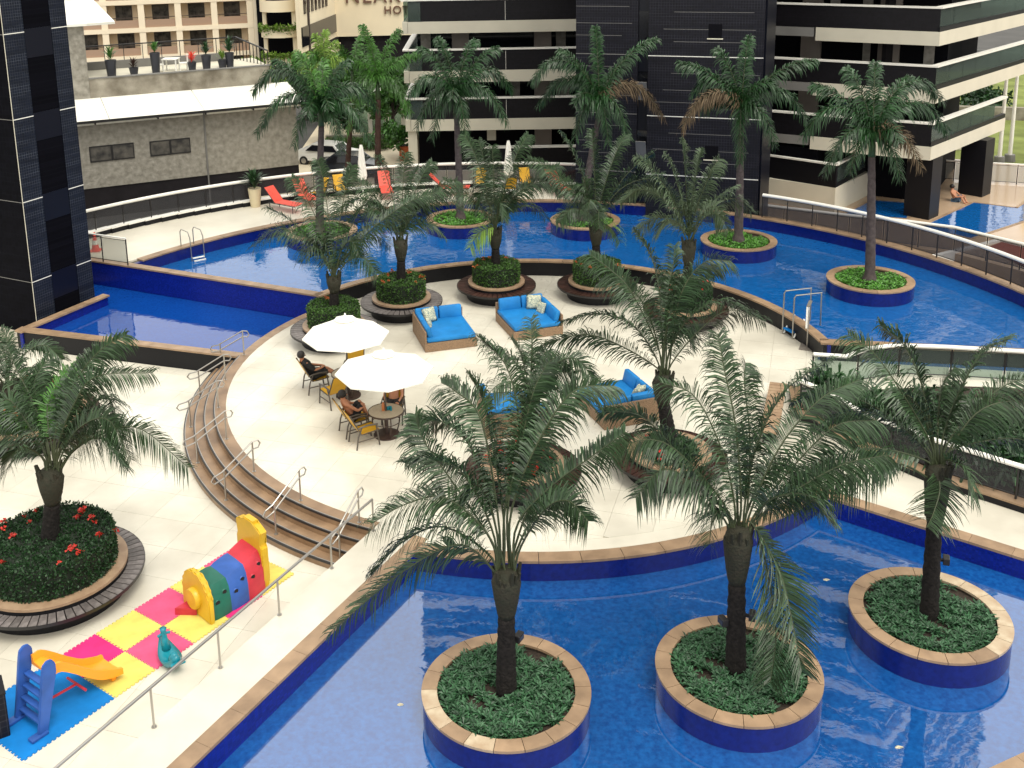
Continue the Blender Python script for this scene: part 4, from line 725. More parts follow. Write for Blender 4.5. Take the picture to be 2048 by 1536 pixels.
# ================================================================== furniture
def chair(sl='sling', fr='frame', hi=1.02):
    t = link('arm_chair', None)
    for s in (-1, 1):
        x = .29 * s
        mb(fr).tube([(x, -.36, 0), (x, -.30, .36), (x, -.20, .60)], .022, 7).build('leg', t, smooth=True)
        mb(fr).tube([(x, .30, 0), (x, .25, .40), (x, .22, .60)], .022, 7).build('leg', t, smooth=True)
        mb(fr).tube([(x, .26, .615), (x, .0, .64), (x, -.24, .62), (x, -.30, .58)], .026, 7).build('armrest', t, smooth=True)
        mb(fr).tube([(x, -.33, .22), (x, .27, .24)], .016, 6).build('side_bar', t)
        mb(fr).tube([(x * .93, .30, .44), (x * .93, -.20, .40), (x * .93, -.52, hi)], .018, 6).build('sling_rail', t)
    sb = MB().m(sl); prof = [(.32, .44), (.20, .425), (-.05, .40), (-.18, .405)]
    for a, b in zip(prof[:-1], prof[1:]):
        sb.quad((-.26, a[0], a[1]), (.26, a[0], a[1]), (.26, b[0], b[1]), (-.26, b[0], b[1]))
        sb.quad((-.26, a[0], a[1] - .02), (.26, a[0], a[1] - .02), (.26, b[0], b[1] - .02), (-.26, b[0], b[1] - .02))
    sb.build('seat', t)
    bb = MB().m(sl); bz = [(-.18, .405), (-.25, .50), (-.38, .74), (-.50, .99), (-.53, hi + .02)]
    for a, b in zip(bz[:-1], bz[1:]):
        bb.quad((-.26, a[0], a[1]), (.26, a[0], a[1]), (.26, b[0], b[1]), (-.26, b[0], b[1]))
        bb.quad((-.26, a[0] - .02, a[1]), (.26, a[0] - .02, a[1]), (.26, b[0] - .02, b[1]), (-.26, b[0] - .02, b[1]))
    bb.build('backrest', t)
    return t
ch = chair(); g = 'yellow chairs at the parasol tables'
def put(first, src, loc, deg, label, group):
    if first: src.location = loc; src.rotation_euler = (0, 0, R(deg)); o = src
    else: o = copy_tree(src, None, loc, R(deg))
    o['label'] = label; o['group'] = group; return o
CH = [((-4.80, 30.43, 0), -64.5, 'yellow sling chair with a person in black lying back in it'), ((-4.19, 29.42, 0), 37.8, 'yellow sling chair seen from behind under the back parasol edge'),
      ((-3.72, 30.85, 0), 178, 'yellow sling chair behind the far table, facing the camera'), ((-3.38, 27.62, 0), -64, 'yellow sling chair with a bare-chested person beside the near table'),
      ((-3.04, 26.98, 0), -62, 'empty yellow sling chair in front of the near table'), ((-2.36, 28.28, 0), 176, 'yellow sling chair with a reclining person behind the near table')]
ch['category'] = 'chair'
for i, (l, a, lb) in enumerate(CH): put(i == 0, ch, l, a, lb, g)

def table(c, label, zt=.72, r=.49):
    t = thing('round_table', label, 'table', (c[0], c[1], 0), 0, 'round parasol tables')
    mb('table_top').lathe([(0.03, zt), (r - .03, zt), (r - .012, zt - .008), (r - .012, zt - .03), (0.03, zt - .03)], 40).build('table_top', t, smooth=True)
    mb('table_base').lathe([(r - .011, zt + .004), (r, zt), (r, zt - .04), (r - .02, zt - .045)], 40).build('rim', t, smooth=True)
    mb('table_base').tube([(0, 0, .05), (0, 0, zt - .03)], .055, 12).build('pedestal', t, smooth=True)
    mb('table_base').lathe([(0, .06), (.30, .05), (.36, .03), (.36, 0)], 36).build('base', t, smooth=True)
    for k in range(4):
        a = k * math.pi / 2 + .4; x, y = math.cos(a), math.sin(a)
        mb('table_base').tube([(.38 * x, .38 * y, zt - .04), (.40 * x, .40 * y, .5), (.36 * x, .36 * y, .25), (.30 * x, .30 * y, .06)], .018, 6).build('leg', t, smooth=True)
    mb('table_base').lathe([(.375 + .012 * math.cos(q), .42 + .012 * math.sin(q)) for q in [k * .785 for k in range(9)]], 30).build('brace_ring', t, smooth=True)
    return t
T2, T1 = (-2.49, 27.42), (-3.80, 29.95)
table(T2, 'round tan table with a bottle on it under the near white parasol'); table(T1, 'round table mostly hidden between the two white parasols')
def parasol(c, label, ze=1.90, zt=2.46, r=1.30, rot=.2):
    t = thing('parasol', label, 'parasol', (c[0], c[1], 0), rot, 'open white parasols')
    mb('frame').tube([(0, 0, .05), (0, 0, zt + .02)], .024, 10).build('pole', t, smooth=True)
    b = mb('canvas'); n = 8; prof = [(.16, zt - .05), (.55, lerp(zt, ze, .40) - .015), (.95, lerp(zt, ze, .72) - .015), (r, ze)]
    rings = [[b.b.verts.new((q * math.cos(2 * math.pi * k / n), q * math.sin(2 * math.pi * k / n), z)) for k in range(n)] for q, z in prof]
    for i in range(3):
        for k in range(n): b._f([rings[i][k], rings[i][(k + 1) % n], rings[i + 1][(k + 1) % n], rings[i + 1][k]])
    lo = [b.b.verts.new((r * 1.004 * math.cos(2 * math.pi * k / n), r * 1.004 * math.sin(2 * math.pi * k / n), ze - .04)) for k in range(n)]
    for k in range(n): b._f([rings[3][k], rings[3][(k + 1) % n], lo[(k + 1) % n], lo[k]])
    b.build('canopy', t)
    v = mb('canvas'); ap = v.b.verts.new((0, 0, zt + .03)); ed = [v.b.verts.new((.33 * math.cos(2 * math.pi * k / n), .33 * math.sin(2 * math.pi * k / n), lerp(zt, ze, .22) + .035 + (.012 if k % 2 else 0))) for k in range(n)]
    for k in range(n): v._f([ap, ed[k], ed[(k + 1) % n]])
    v.build('vent_cap', t)
    for k in range(n):
        a = 2 * math.pi * k / n; mb('frame').tube([(.05 * math.cos(a), .05 * math.sin(a), zt - .06), (r * .98 * math.cos(a), r * .98 * math.sin(a), ze - .03)], .011, 5).build('rib', t)
    mb('white_plastic').lathe([(0, .09), (.02, .07), (.035, .02), (.02, 0)], 10, (0, 0, zt + .02)).build('finial', t, smooth=True)
    return t
parasol(T1, 'open white octagonal parasol in front of the hedge planter, farther of the two', 1.92, 2.50, 1.27)
parasol(T2, 'open white octagonal parasol over the table with the bottle, nearer of the two', 1.90, 2.45, 1.33, .15)

def cushion(b, c, d, rz=0., M=None, bev=.05): b.box(c, d, rz, bev, M); return b
def pillow_mesh(w_, h_, th):
    b = mb('pillow_print'); n = 8; G = {}
    for s in (1, -1):
        for i in range(n + 1):
            for j in range(n + 1):
                u, v = 2 * i / n - 1, 2 * j / n - 1; e = (1 - u ** 4) * (1 - v ** 4); k = 1 - .09 * (1 - abs(u * v)) * (abs(u) ** 3 + abs(v) ** 3) / 2
                if s < 0 and (i in (0, n) or j in (0, n)): G[s, i, j] = G[1, i, j]
                else: G[s, i, j] = b.b.verts.new((u * w_ / 2 * k, s * th / 2 * e ** .6, v * h_ / 2 * k))
        for i in range(n):
            for j in range(n): b._f([G[s, i, j], G[s, i + 1, j], G[s, i + 1, j + 1], G[s, i, j + 1]])
    return b.mesh('throw_pillow', 'all')
def daybed(label, c, deg, flip, w_=1.75, d=1.95):
    """wicker base, mattress, two backs: along +y and along -x (flip: +x)"""
    t = thing('daybed', label, 'daybed', (c[0], c[1], 0), R(deg), 'blue daybeds'); s = 1 if flip else -1
    mb('wicker').box((0, 0, .15), (w_, d, .30), bev=.015).build('base', t)
    mb('wicker').box((0, d / 2 - .03, .50), (w_, .06, .395), bev=.012).build('back_panel', t)
    mb('wicker').box((s * (w_ / 2 - .03), -.035, .50), (.06, d - .075, .395), bev=.012).build('side_panel', t)
    mb('cushion').box((-s * .02, -.03, .385), (w_ - .10, d - .09, .16), bev=.06).build('mattress', t, smooth=True)
    k = (w_ - .12) / 2
    for j in range(2):
        M = Matrix.Translation((-w_ / 2 + .06 + k * (j + .5), d / 2 - .17, .64)) @ Matrix.Rotation(R(-12), 4, 'X')
        mb('cushion').box(None, (k - .02, .17, .44), bev=.06, M=M).build('back_cushion', t, smooth=True)
    k = (d - .40) / 2
    for j in range(2):
        M = Matrix.Translation((s * (w_ / 2 - .17), -d / 2 + .08 + k * (j + .5), .62)) @ Matrix.Rotation(R(s * 14), 4, 'Y')
        mb('cushion').box(None, (.17, k - .02, .40), bev=.06, M=M).build('side_cushion', t, smooth=True)
    return t
DB = {'S1': ('blue daybed nearest the white parasols, backs on its left and far sides', (-1.05, 34.2), 15, False), 'S2': ('blue daybed in front of the middle hedge planter', (1.82, 35.05), 17, True),
      'S3': ('blue daybed on the right, turned with its brown back towards the camera', (3.98, 28.62), 199, False), 'S4': ('blue daybed almost hidden behind the leftmost near palm', (.98, 28.1), 187, True)}
pm = pillow_mesh(.52, .50, .17); pm2 = pillow_mesh(.40, .42, .15)
for k, (lb, c, dg, fl) in DB.items():
    daybed(lb, c, dg, fl); M0 = Matrix.Translation((c[0], c[1], 0)) @ Matrix.Rotation(R(dg), 4, 'Z'); s = 1 if fl else -1
    if k == 'S4': continue
    which = {'S1': 'left daybed by the parasols', 'S2': 'daybed before the middle hedge planter', 'S3': 'right daybed'}[k]
    for me, lc, rr2, nm in ((pm, (s * .38, .52, .70), (R(-24), 0, R(-s * 22)), 'large printed pillow leaning on the '), (pm2, (s * .50, .12 if k != 'S3' else .3, .60), (R(-20), R(10), R(-s * 72)), 'small printed pillow lying on the ')):
        o = link('throw_pillow', me); o.matrix_world = M0 @ (Matrix.Translation(lc) @ Matrix.Rotation(rr2[2], 4, 'Z') @ Matrix.Rotation(rr2[0], 4, 'X')); tag(o, nm + which, 'pillow', 'printed pillows on the daybeds')

# things on the near table
bt = thing('bottle', 'orange-brown bottle standing on the near table', 'bottle', (T2[0] - .07, T2[1] + .02, .72))
mb('bottle').lathe([(0, 0), (.045, 0), (.047, .16), (.03, .20), (.016, .23), (.016, .27), (0, .27)], 16).build('body', bt, smooth=True); mb('rail_white').lathe([(.018, .25), (.018, .285), (0, .285)], 12).build('cap', bt)
cp = thing('sunscreen_tube', 'small teal containers beside the bottle on the near table', 'container', (T2[0] + .07, T2[1] + .05, .72))
mb('plastic_teal').box((0, 0, .05), (.12, .07, .10), .5, .015).build('pouch', cp, smooth=True); mb('plastic_teal').lathe([(0, 0), (.03, 0), (.03, .11), (.012, .13), (0, .14)], 12, (.07, -.05, 0)).build('tube', cp, smooth=True)

# ================================================================== play corner
MO, E1, E2, CS = (-8.23, 16.58), (.588, .809), (-.809, .588), .968
def mat_poly(nu, nv, teeth=10, amp=.03, size=CS):
    out = []
    for (x0, y0, x1, y1, n) in ((0, 0, nu, 0, nu), (nu, 0, nu, nv, nv), (nu, nv, 0, nv, nu), (0, nv, 0, 0, nv)):
        dx, dy = (x1 - x0), (y1 - y0); L = max(abs(dx), abs(dy)); dx, dy = dx / L, dy / L; nx, ny = dy, -dx; N = teeth * n
        for k in range(N):
            s0 = (k + .25) / N * L; s1 = (k + .75) / N * L
            for s, o in ((s0 + .006, -.5), (s0 - .006, .5), (s1 + .006, .5), (s1 - .006, -.5)):
                out.append(((x0 + dx * s) * size + nx * o * amp, (y0 + dy * s) * size + ny * o * amp))
    return out
def eva(u, v, m, label, nu=1, nv=1):
    me = mb(m).prism(mat_poly(nu, nv), 0, .018).mesh('foam_mat'); o = link('foam_mat', me, None, (MO[0] + (E1[0] * u + E2[0] * v) * CS, MO[1] + (E1[1] * u + E2[1] * v) * CS, -.679 + .0006 * (u + v * 2)), math.atan2(E1[1], E1[0]))
    tag(o, label, 'play mat', 'interlocking foam play mats'); return o
eva(0, 0, 'mat_blue', 'large blue foam play mat under the slide', 2, 2)
eva(2, 0, 'mat_yellow', 'yellow foam mat at the foot of the slide, touching the blue mat'); eva(2, 1, 'mat_hot', 'hot pink foam mat under the slide chute'); eva(3, 0, 'mat_pink', 'pink foam mat under the teal rocker')
eva(3, 1, 'mat_yellow', 'yellow foam mat between the slide mat and the planter bench'); eva(4, 0, 'mat_yellow', 'yellow foam mat just right of the teal rocker mat'); eva(4, 1, 'mat_pink', 'pink foam mat at the left end of the crawl tunnel')
eva(5, 0, 'mat_hot', 'hot pink foam mat along the right side of the crawl tunnel'); eva(5, 1, 'mat_yellow', 'yellow foam mat hidden under the crawl tunnel'); eva(6, 0, 'mat_yellow', 'yellow foam mat at the far right end of the play area'); eva(6, 1, 'mat_pink', 'pink foam mat behind the yellow hat of the crawl tunnel')

def slide():
    t = thing('toddler_slide', 'blue toddler slide with orange chute on the blue mat', 'slide', (-8.42, 17.42, -.658), R(-36.4))
    w_ = .34
    for s in (-1, 1):
        b = mb('plastic_blue'); prof = [(-.10, 0), (.10, 0), (.40, 1.10), (.40, 1.28), (.34, 1.38), (.24, 1.40), (.15, 1.34), (.13, 1.22)]
        x0, x1 = s * w_, s * (w_ + .07); a = [b.b.verts.new((x0, p[0], p[1])) for p in prof]; c = [b.b.verts.new((x1, p[0], p[1])) for p in prof]; n = len(prof)
        b._f(a); b._f(c[::-1])
        for k in range(n): b._f([a[k], a[(k + 1) % n], c[(k + 1) % n], c[k]])
        bmesh.ops.bevel(b.b, geom=list(b.b.edges), offset=.014, segments=2, affect='EDGES'); b.build('side_panel', t, smooth=True)
        mb('plastic_blue').box((s * (w_ + .035), -.08, .03), (.16, .34, .06), bev=.015).build('foot', t, smooth=True)
    for k in range(4):
        z = .20 + .22 * k; y = -.02 + .27 * z + .02
        mb('plastic_blue').box((0, y, z), (2 * w_ - .004, .13, .05), bev=.012).build('rung', t, smooth=True)
        mb('plastic_blue').box((0, y + .06, z - .06), (2 * w_ - .004, .03, .10), bev=.008).build('riser', t)
    path = [(.34, 1.02), (.52, 1.02), (.75, .84), (1.05, .55), (1.35, .30), (1.62, .19), (1.80, .17)]
    S = bez([(0, p[0], p[1]) for p in path], 16); b = mb('plastic_orange'); hw = .27
    prof = [(-hw - .05, .02), (-hw - .05, .15), (-hw, .16), (-hw + .03, .03), (0, 0), (hw - .03, .03), (hw, .16), (hw + .05, .15), (hw + .05, .02)]
    rows = []
    for i, p in enumerate(S):
        fl = 1 + .12 * max(0, i / 16 - .75) * 4; hgt = 1 if i < 12 else 1 - .5 * (i - 12) / 4
        rows.append([b.b.verts.new((x * fl, p.y, p.z + z * hgt)) for x, z in prof] + [b.b.verts.new((x * fl, p.y, p.z - .05)) for x in (hw + .05, -hw - .05)])
    for i in range(len(rows) - 1):
        for k in range(11): b._f([rows[i][k], rows[i][(k + 1) % 11], rows[i + 1][(k + 1) % 11], rows[i + 1][k]])
    b._f(rows[0]); b._f(rows[-1][::-1]); b.build('chute', t, smooth=True)
    mb('plastic_orange').box((0, 1.66, .08), (.5, .10, .16), bev=.02).build('chute_foot', t)
    mb('plastic_red').tube([(-.3, 1.0, .25), (.3, 1.0, .25)], .025, 8).build('brace_bar', t); mb('plastic_red').tube([(0, .35, .3), (0, 1.0, .25)], .025, 8).build('brace_bar', t)
slide()

def tunnel():
    t = thing('crawl_tunnel', 'plastic caterpillar crawl tunnel with green, blue and red segments', 'play tunnel', (-6.12, 20.66, -.655), R(-46))
    hw, h = .46, .74; half = [(hw + .05, 0), (hw + .03, .30), (hw - .03, .58), (hw - .14, .73), (0, h)]
    sec = half + [(-x, z) for x, z in half[-2::-1]]
    cols = ['plastic_green', 'plastic_blue', 'plastic_red']; ny = 5; total = 1.42
    for k, cm in enumerate(cols):
        b = mb(cm); rows = []
        for i in range(ny + 1):
            q = i / ny; y = .12 + (k + q) * total / 3; yy = (y - .12) / total; bend = .16 * yy * yy; lift = .22 * yy * yy; pf = 1 - .035 * (2 * abs(q - .5)) ** 4
            rows.append([b.b.verts.new((x * pf - bend, y, z * pf + (lift if z > .2 else 0))) for x, z in sec])
        for i in range(ny):
            for j in range(len(sec) - 1): b._f([rows[i][j], rows[i][j + 1], rows[i + 1][j + 1], rows[i + 1][j]])
        seg = b.build('segment', t, smooth=True)
        for s in (1, -1):
            for q, z in ((.30, .36), (.72, .50)):
                y = .12 + (k + q) * total / 3; yy = (y - .12) / total
                M = Matrix.Translation((s * (hw + .032 - (z - .3) * .22) - .16 * yy * yy, y, z + .22 * yy * yy)) @ Matrix.Rotation(R(90), 4, 'Y')
                d = mb('black_hole'); d.lathe([(0, .004), (.05, .004)], 12); d.b.transform(M); d.build('hole', seg)
                d = mb(cm); d.lathe([(.05, -.004), (.062, .008), (.075, -.012)], 14); d.b.transform(M); d.build('hole_rim', seg, smooth=True)
    # near end: yellow scalloped face disc with a smaller nose disc
    b = mb('plastic_yellow'); n = 30; f = []
    pts = []
    for i in range(n):
        a = math.pi * i / (n - 1); sc = 1 + .03 * math.cos(i * 1.9); pts.append(((hw + .08) * math.cos(a) * sc, .44 + .56 * math.sin(a) * sc))
    pts = [(hw + .10, 0)] + pts + [(-hw - .10, 0)]
    fr_ = [b.b.verts.new((x, 0, z)) for x, z in pts]; bk = [b.b.verts.new((x, .13, z)) for x, z in pts]; m = len(pts)
    b._f(fr_); b._f(bk[::-1])
    for i in range(m): b._f([fr_[i], fr_[(i + 1) % m], bk[(i + 1) % m], bk[i]])
    bmesh.ops.bevel(b.b, geom=[e for e in b.b.edges if len(e.link_faces) == 2 and abs(e.verts[0].co.y - e.verts[1].co.y) < .01], offset=.025, segments=2, affect='EDGES')
    fc = b.build('face_disc', t, smooth=True)
    d = mb('plastic_yellow'); d.lathe([(0, .12), (.21, .11), (.24, .07), (.24, 0)], 28); d.b.transform(Matrix.Translation((0, 0, .40)) @ Matrix.Rotation(R(90), 4, 'X')); d.build('nose_disc', fc, smooth=True)
    mb('plastic_red').prism([(-.34, -.02), (.05, -.02), (-.30, -.34)], .0, .16).build('tongue', t)
    # far end: tall yellow hat plate
    b = mb('plastic_yellow'); hp = [(.52, .25), (.50, .98), (.44, 1.0), (.42, 1.06), (.50, 1.36), (.40, 1.42), (.18, 1.46), (.17, 1.53), (-.17, 1.53), (-.18, 1.46), (-.40, 1.42), (-.50, 1.36), (-.42, 1.06), (-.44, 1.0), (-.50, .98), (-.52, .25), (-.45, 0), (.45, 0)]
    fr_ = [b.b.verts.new((x - .18, 1.50, z)) for x, z in hp]; bk = [b.b.verts.new((x - .18, 1.68, z)) for x, z in hp]; m = len(hp)
    b._f(fr_); b._f(bk[::-1])
    for i in range(m): b._f([fr_[i], fr_[(i + 1) % m], bk[(i + 1) % m], bk[i]])
    bmesh.ops.bevel(b.b, geom=[e for e in b.b.edges if abs(e.verts[0].co.y - e.verts[1].co.y) < .01], offset=.02, segments=2, affect='EDGES')
    b.build('hat_plate', t, smooth=True)
tunnel()
def rocker():
    t = thing('rocking_toy', 'teal plastic rocking toy on the pink mat beside the handrail', 'rocking toy', (-6.27, 19.12, -.66), R(35))
    b = mb('plastic_teal'); rows = []
    for i in range(13):
        u = -1 + i / 6; y = u * .42; wd = .20 * (1 - u * u * .75) + .015; z0 = .03 + .20 * abs(u) ** 2.4
        rows.append([b.b.verts.new(p) for p in ((-wd, y, z0 + .12), (-wd * .8, y, z0), (wd * .8, y, z0), (wd, y, z0 + .12), (wd * .4, y, z0 + .20 - .06 * (1 - u * u)), (-wd * .4, y, z0 + .20 - .06 * (1 - u * u)))])
    for i in range(12):
        for k in range(6): b._f([rows[i][k], rows[i][(k + 1) % 6], rows[i + 1][(k + 1) % 6], rows[i + 1][k]])
    b._f(rows[0]); b._f(rows[-1][::-1]); b.build('body', t, smooth='all')
    mb('plastic_teal').tube([(0, .20, .18), (0, .27, .38), (0, .31, .52), (0, .30, .60)], [.10, .07, .055, .07], 10, r2=0).build('neck', t, smooth='all')
    mb('plastic_teal').tube([(-.13, .29, .47), (0, .30, .50), (.13, .29, .47)], .028, 8).build('handle', t, smooth=True)
    mb('plastic_teal').tube([(0, -.18, .14), (0, -.26, .28), (0, -.30, .38)], [.12, .10, .05], 10, r2=0).build('seat_back', t, smooth='all')
    mb('plastic_teal').box((0, -.46, .26), (.30, .10, .05), bev=.02).build('tail_fin', t)
rocker()
o = thing('tile_post', 'dark mosaic tiled post at the left edge beside the slide', 'post', (-9.08, 17.3, -.68), R(30)); mb('core_tile').box((0, 0, .45), (.55, .55, .9), bev=.02).build('shaft', o); mb('granite').box((0, 0, .915), (.57, .57, .03)).build('cap', o)

# ================================================================== small poolside things
def ladder(label, p, q, zc, drop):
    t = thing('pool_ladder', label, 'ladder', (p[0], p[1], zc)); d = Vector((q[0] - p[0], q[1] - p[1], 0)); inw = Vector((C0[0] - p[0], C0[1] - p[1], 0)).normalized()
    for k in range(2):
        o = d * k
        mb('metal').tube([o, o + Vector((0, 0, .62)), o + Vector((0, 0, .74)) + inw * .10, o + Vector((0, 0, .70)) + inw * .55, o + Vector((0, 0, .45)) + inw * .68, o + Vector((0, 0, -drop)) + inw * .70], .022, 8).build('rail', t, smooth=True)
    for k in range(2): mb('white_plastic').box((d * .5 + inw * (.72 + .10 * k) + Vector((0, 0, -.40 - .10 * k))), (.5, .09, .03), math.atan2(d.y, d.x)).build('tread', t)
ladder('steel ladder into the ring pool on its left side', (-12.15, 43.31), (-11.70, 43.62), .6, .6)
t = thing('pool_steps', 'steel steps with tall handles leaning on the raised pool wall', 'pool steps', (10.22, 34.05, 0))
for x, y in ((0, 0), (.20, -.46)):
    mb('metal').tube([(x, y, 0), (x, y, 1.42), (x + .05, y + .02, 1.5), (x + 1.0, y + .36, 1.46), (x + 1.02, y + .37, .3)], .027, 8).build('handle', t, smooth=True)
    mb('white_plastic').tube([(x + .03, y, .03), (x + .42, y + .16, .62)], .035, 6).build('stringer', t)
for k in range(2): mb('mat_blue').box((.17 + .16 * k, -.18 + .06 * k, .20 + .24 * k), (.18, .48, .03), R(22)).build('tread', t)
t = thing('notice_stand', 'white notice board on a steel stand beside the pool steps', 'notice board', (10.68, 32.85, 0), R(65))
mb('frame_grey').box((0, 0, .015), (.55, .45, .03)).build('base_plate', t)
for x in (-.05, .05): mb('metal').tube([(x, 0, .03), (x * 3, 0, 1.35)], .018, 6).build('post', t)
mb('white_plastic').box((0, .03, 1.12), (.55, .05, .75), bev=.01).build('board', t); mb('frame_grey').box((0, .0, 1.5), (.55, .11, .03)).build('hood', t)
t = thing('wooden_bench', 'brown slatted wooden bench top at the right end of the round deck', 'bench', (0, 0, 0))
bq = [(8.52, 29.37), (8.97, 29.22), (7.88, 26.20), (7.43, 26.35)]
for k in range(16):
    a, b = V2(bq[0], bq[3], (k + .03) / 16), V2(bq[0], bq[3], (k + .94) / 16); c, d = V2(bq[1], bq[2], (k + .94) / 16), V2(bq[1], bq[2], (k + .03) / 16); mb('ring_stone').prism([a, b, c, d], .39, .45).build('slat', t)
for q in (.1, .5, .9): p = V2(V2(bq[0], bq[3], q), V2(bq[1], bq[2], q), .5); mb('granite').box((p[0], p[1], .195), (.35, .12, .388), R(-18)).build('leg', t)
def flood(label, p, rz):
    t = thing('flood_light', label, 'flood light', p, rz, 'black floodlights strapped to palm trunks'); mb('dark_metal').box((0, -.02, 0), (.20, .12, .14), bev=.01).build('housing', t); mb('dark_glass').box((0, -.082, 0), (.16, .006, .10)).build('lens', t); mb('dark_metal').box((0, .06, -.02), (.05, .08, .05)).build('bracket', t)
flood('small black floodlight on the right side of the leftmost near palm trunk', (.66, 17.45, 1.02), R(60)); flood('small black floodlight on the left of the middle near palm trunk', (4.50, 17.75, 1.05), R(-70)); flood('small black floodlight on the right of the middle near palm trunk', (5.0, 17.75, 1.15), R(70)); flood('small black floodlight on the trunk of the rightmost near palm', (9.25, 19.3, 1.2), R(70))
def pebble(label, p, r):
    b = mb('dead_leaf'); b.lathe([(0, .008), (r * .6, .012), (r, .0)], 7)
    for v in b.b.verts: v.co.x *= random.uniform(.6, 1.3); v.co.y *= random.uniform(.5, 1.2)
    o = b.build('floating_leaf', None, loc=p); o.scale = (1, .6, 1); tag(o, label, 'leaf', 'pale leaves floating in the near pool')
for i, (x, y, lb) in enumerate(((-1.55, 17.6, 'pale leaf floating left of the leftmost near palm bed'), (1.75, 18.7, 'pale leaf floating just right of the leftmost near palm bed'), (7.6, 21.2, 'pale leaf floating between the middle and rightmost near palms'), (7.3, 16.3, 'pale leaf floating right of the middle near palm bed'))): pebble(lb, (x, y, -.496), .075)

# ================================================================== people
def person(label, J, loc, rz, cloth, hair='hair', shirt=None, pants=None):
    t = thing('person', label, 'person', loc, rz); V, E, Rd, ix = [], [], [], {}
    def add(n, p, r): ix[n] = len(V); V.append(p); Rd.append(r)
    for n, (p, r) in J.items(): add(n, p, r)
    for a, b in (('pelvis', 'waist'), ('waist', 'chest'), ('chest', 'neck'), ('neck', 'head'), ('head', 'crown')): E.append((ix[a], ix[b]))
    for s in 'LR':
        for a, b in (('chest', 'sh'), ('sh', 'el'), ('el', 'wr'), ('wr', 'pa')): E.append((ix[a + s] if a + s in ix else ix[a], ix[b + s]))
        for a, b in (('pelvis', 'hip'), ('hip', 'kn'), ('kn', 'an'), ('an', 'to')): E.append((ix[a + s] if a + s in ix else ix[a], ix[b + s]))
        w_, p = Vector(V[ix['wr' + s]]), Vector(V[ix['pa' + s]]); d = (p - w_).normalized(); sd = d.cross(Vector((0, .3, 1))).normalized()
        for k, (o, l) in enumerate(((-.03, .07), (-.01, .08), (.01, .078), (.03, .06))):
            i0 = len(V); V.append(tuple(p + sd * o + d * .02)); Rd.append(.009); V.append(tuple(p + sd * o * 1.2 + d * l + Vector((0, 0, -.015)))); Rd.append(.008); E += [(ix['pa' + s], i0), (i0, i0 + 1)]
        i0 = len(V); V.append(tuple(p - d * .02 + sd * -.05)); Rd.append(.010); V.append(tuple(p + d * .03 + sd * -.065)); Rd.append(.009); E += [(ix['pa' + s], i0), (i0, i0 + 1)]
    def skin(name, V, E, Rd, m, root, parent, sub=1):
        me = bpy.data.meshes.new(name); me.from_pydata(V, E, []); me.materials.append(MATS[m]); o = link(name, me, parent)
        sm = o.modifiers.new('skin', 'SKIN'); sm.use_smooth_shade = True
        for i, r in enumerate(Rd):
            d = me.skin_vertices[0].data[i]; d.radius = (r, r) if not isinstance(r, tuple) else r; d.use_root = (i == root)
        ss = o.modifiers.new('sub', 'SUBSURF'); ss.levels = ss.render_levels = sub; return o
    body = skin('body', V, E, Rd, 'skin', ix['pelvis'], t, 2)
    def sub(name, names, edges, m, extra):
        k = {n: i for i, n in enumerate(names)}; return skin(name, [J[n][0] for n in names], [(k[a], k[b]) for a, b in edges], [tuple(q + extra for q in J[n][1]) if isinstance(J[n][1], tuple) else J[n][1] + extra for n in names], m, 0, t, 2)
    if shirt: sub('shirt', ['waist', 'chest', 'shL', 'shR', 'elL', 'elR', 'pelvis', 'neck'], [('pelvis', 'waist'), ('waist', 'chest'), ('chest', 'neck'), ('chest', 'shL'), ('chest', 'shR'), ('shL', 'elL'), ('shR', 'elR')], shirt, .040)
    if pants: sub('shorts', ['pelvis', 'hipL', 'hipR', 'knL', 'knR'], [('pelvis', 'hipL'), ('pelvis', 'hipR'), ('hipL', 'knL'), ('hipR', 'knR')], pants, .030)
    hd = Vector(J['head'][0]); cr = Vector(J['crown'][0]); up = (cr - hd).normalized()
    b = mb(hair); b.lathe([(.0, .135), (.06, .125), (.10, .09), (.118, .03), (.115, -.02), (.09, -.06)], 16); b.b.transform(Matrix.Translation(hd + up * .03 + Vector((0, -.02, 0))) @ up.to_track_quat('Z', 'Y').to_matrix().to_4x4()); b.build('hair', t, smooth='all')
    f = Vector((0, 1, 0)) - up * up.y; f.normalize()
    b = mb('skin'); b.tube([hd + f * .085 + up * .02, hd + f * .118 - up * .015, hd + f * .095 - up * .03], [.008, .017, .010], 6, r2=0); b.build('nose', t)
    for s in (-1, 1):
        b = mb('hair'); b.lathe([(0, .006), (.012, .003), (.012, -.003)], 8); b.b.transform(Matrix.Translation(hd + f * .098 + up * .025 + Vector((.036 * s, 0, 0))) @ f.to_track_quat('Z', 'Y').to_matrix().to_4x4()); b.build('eye', t)
    return t
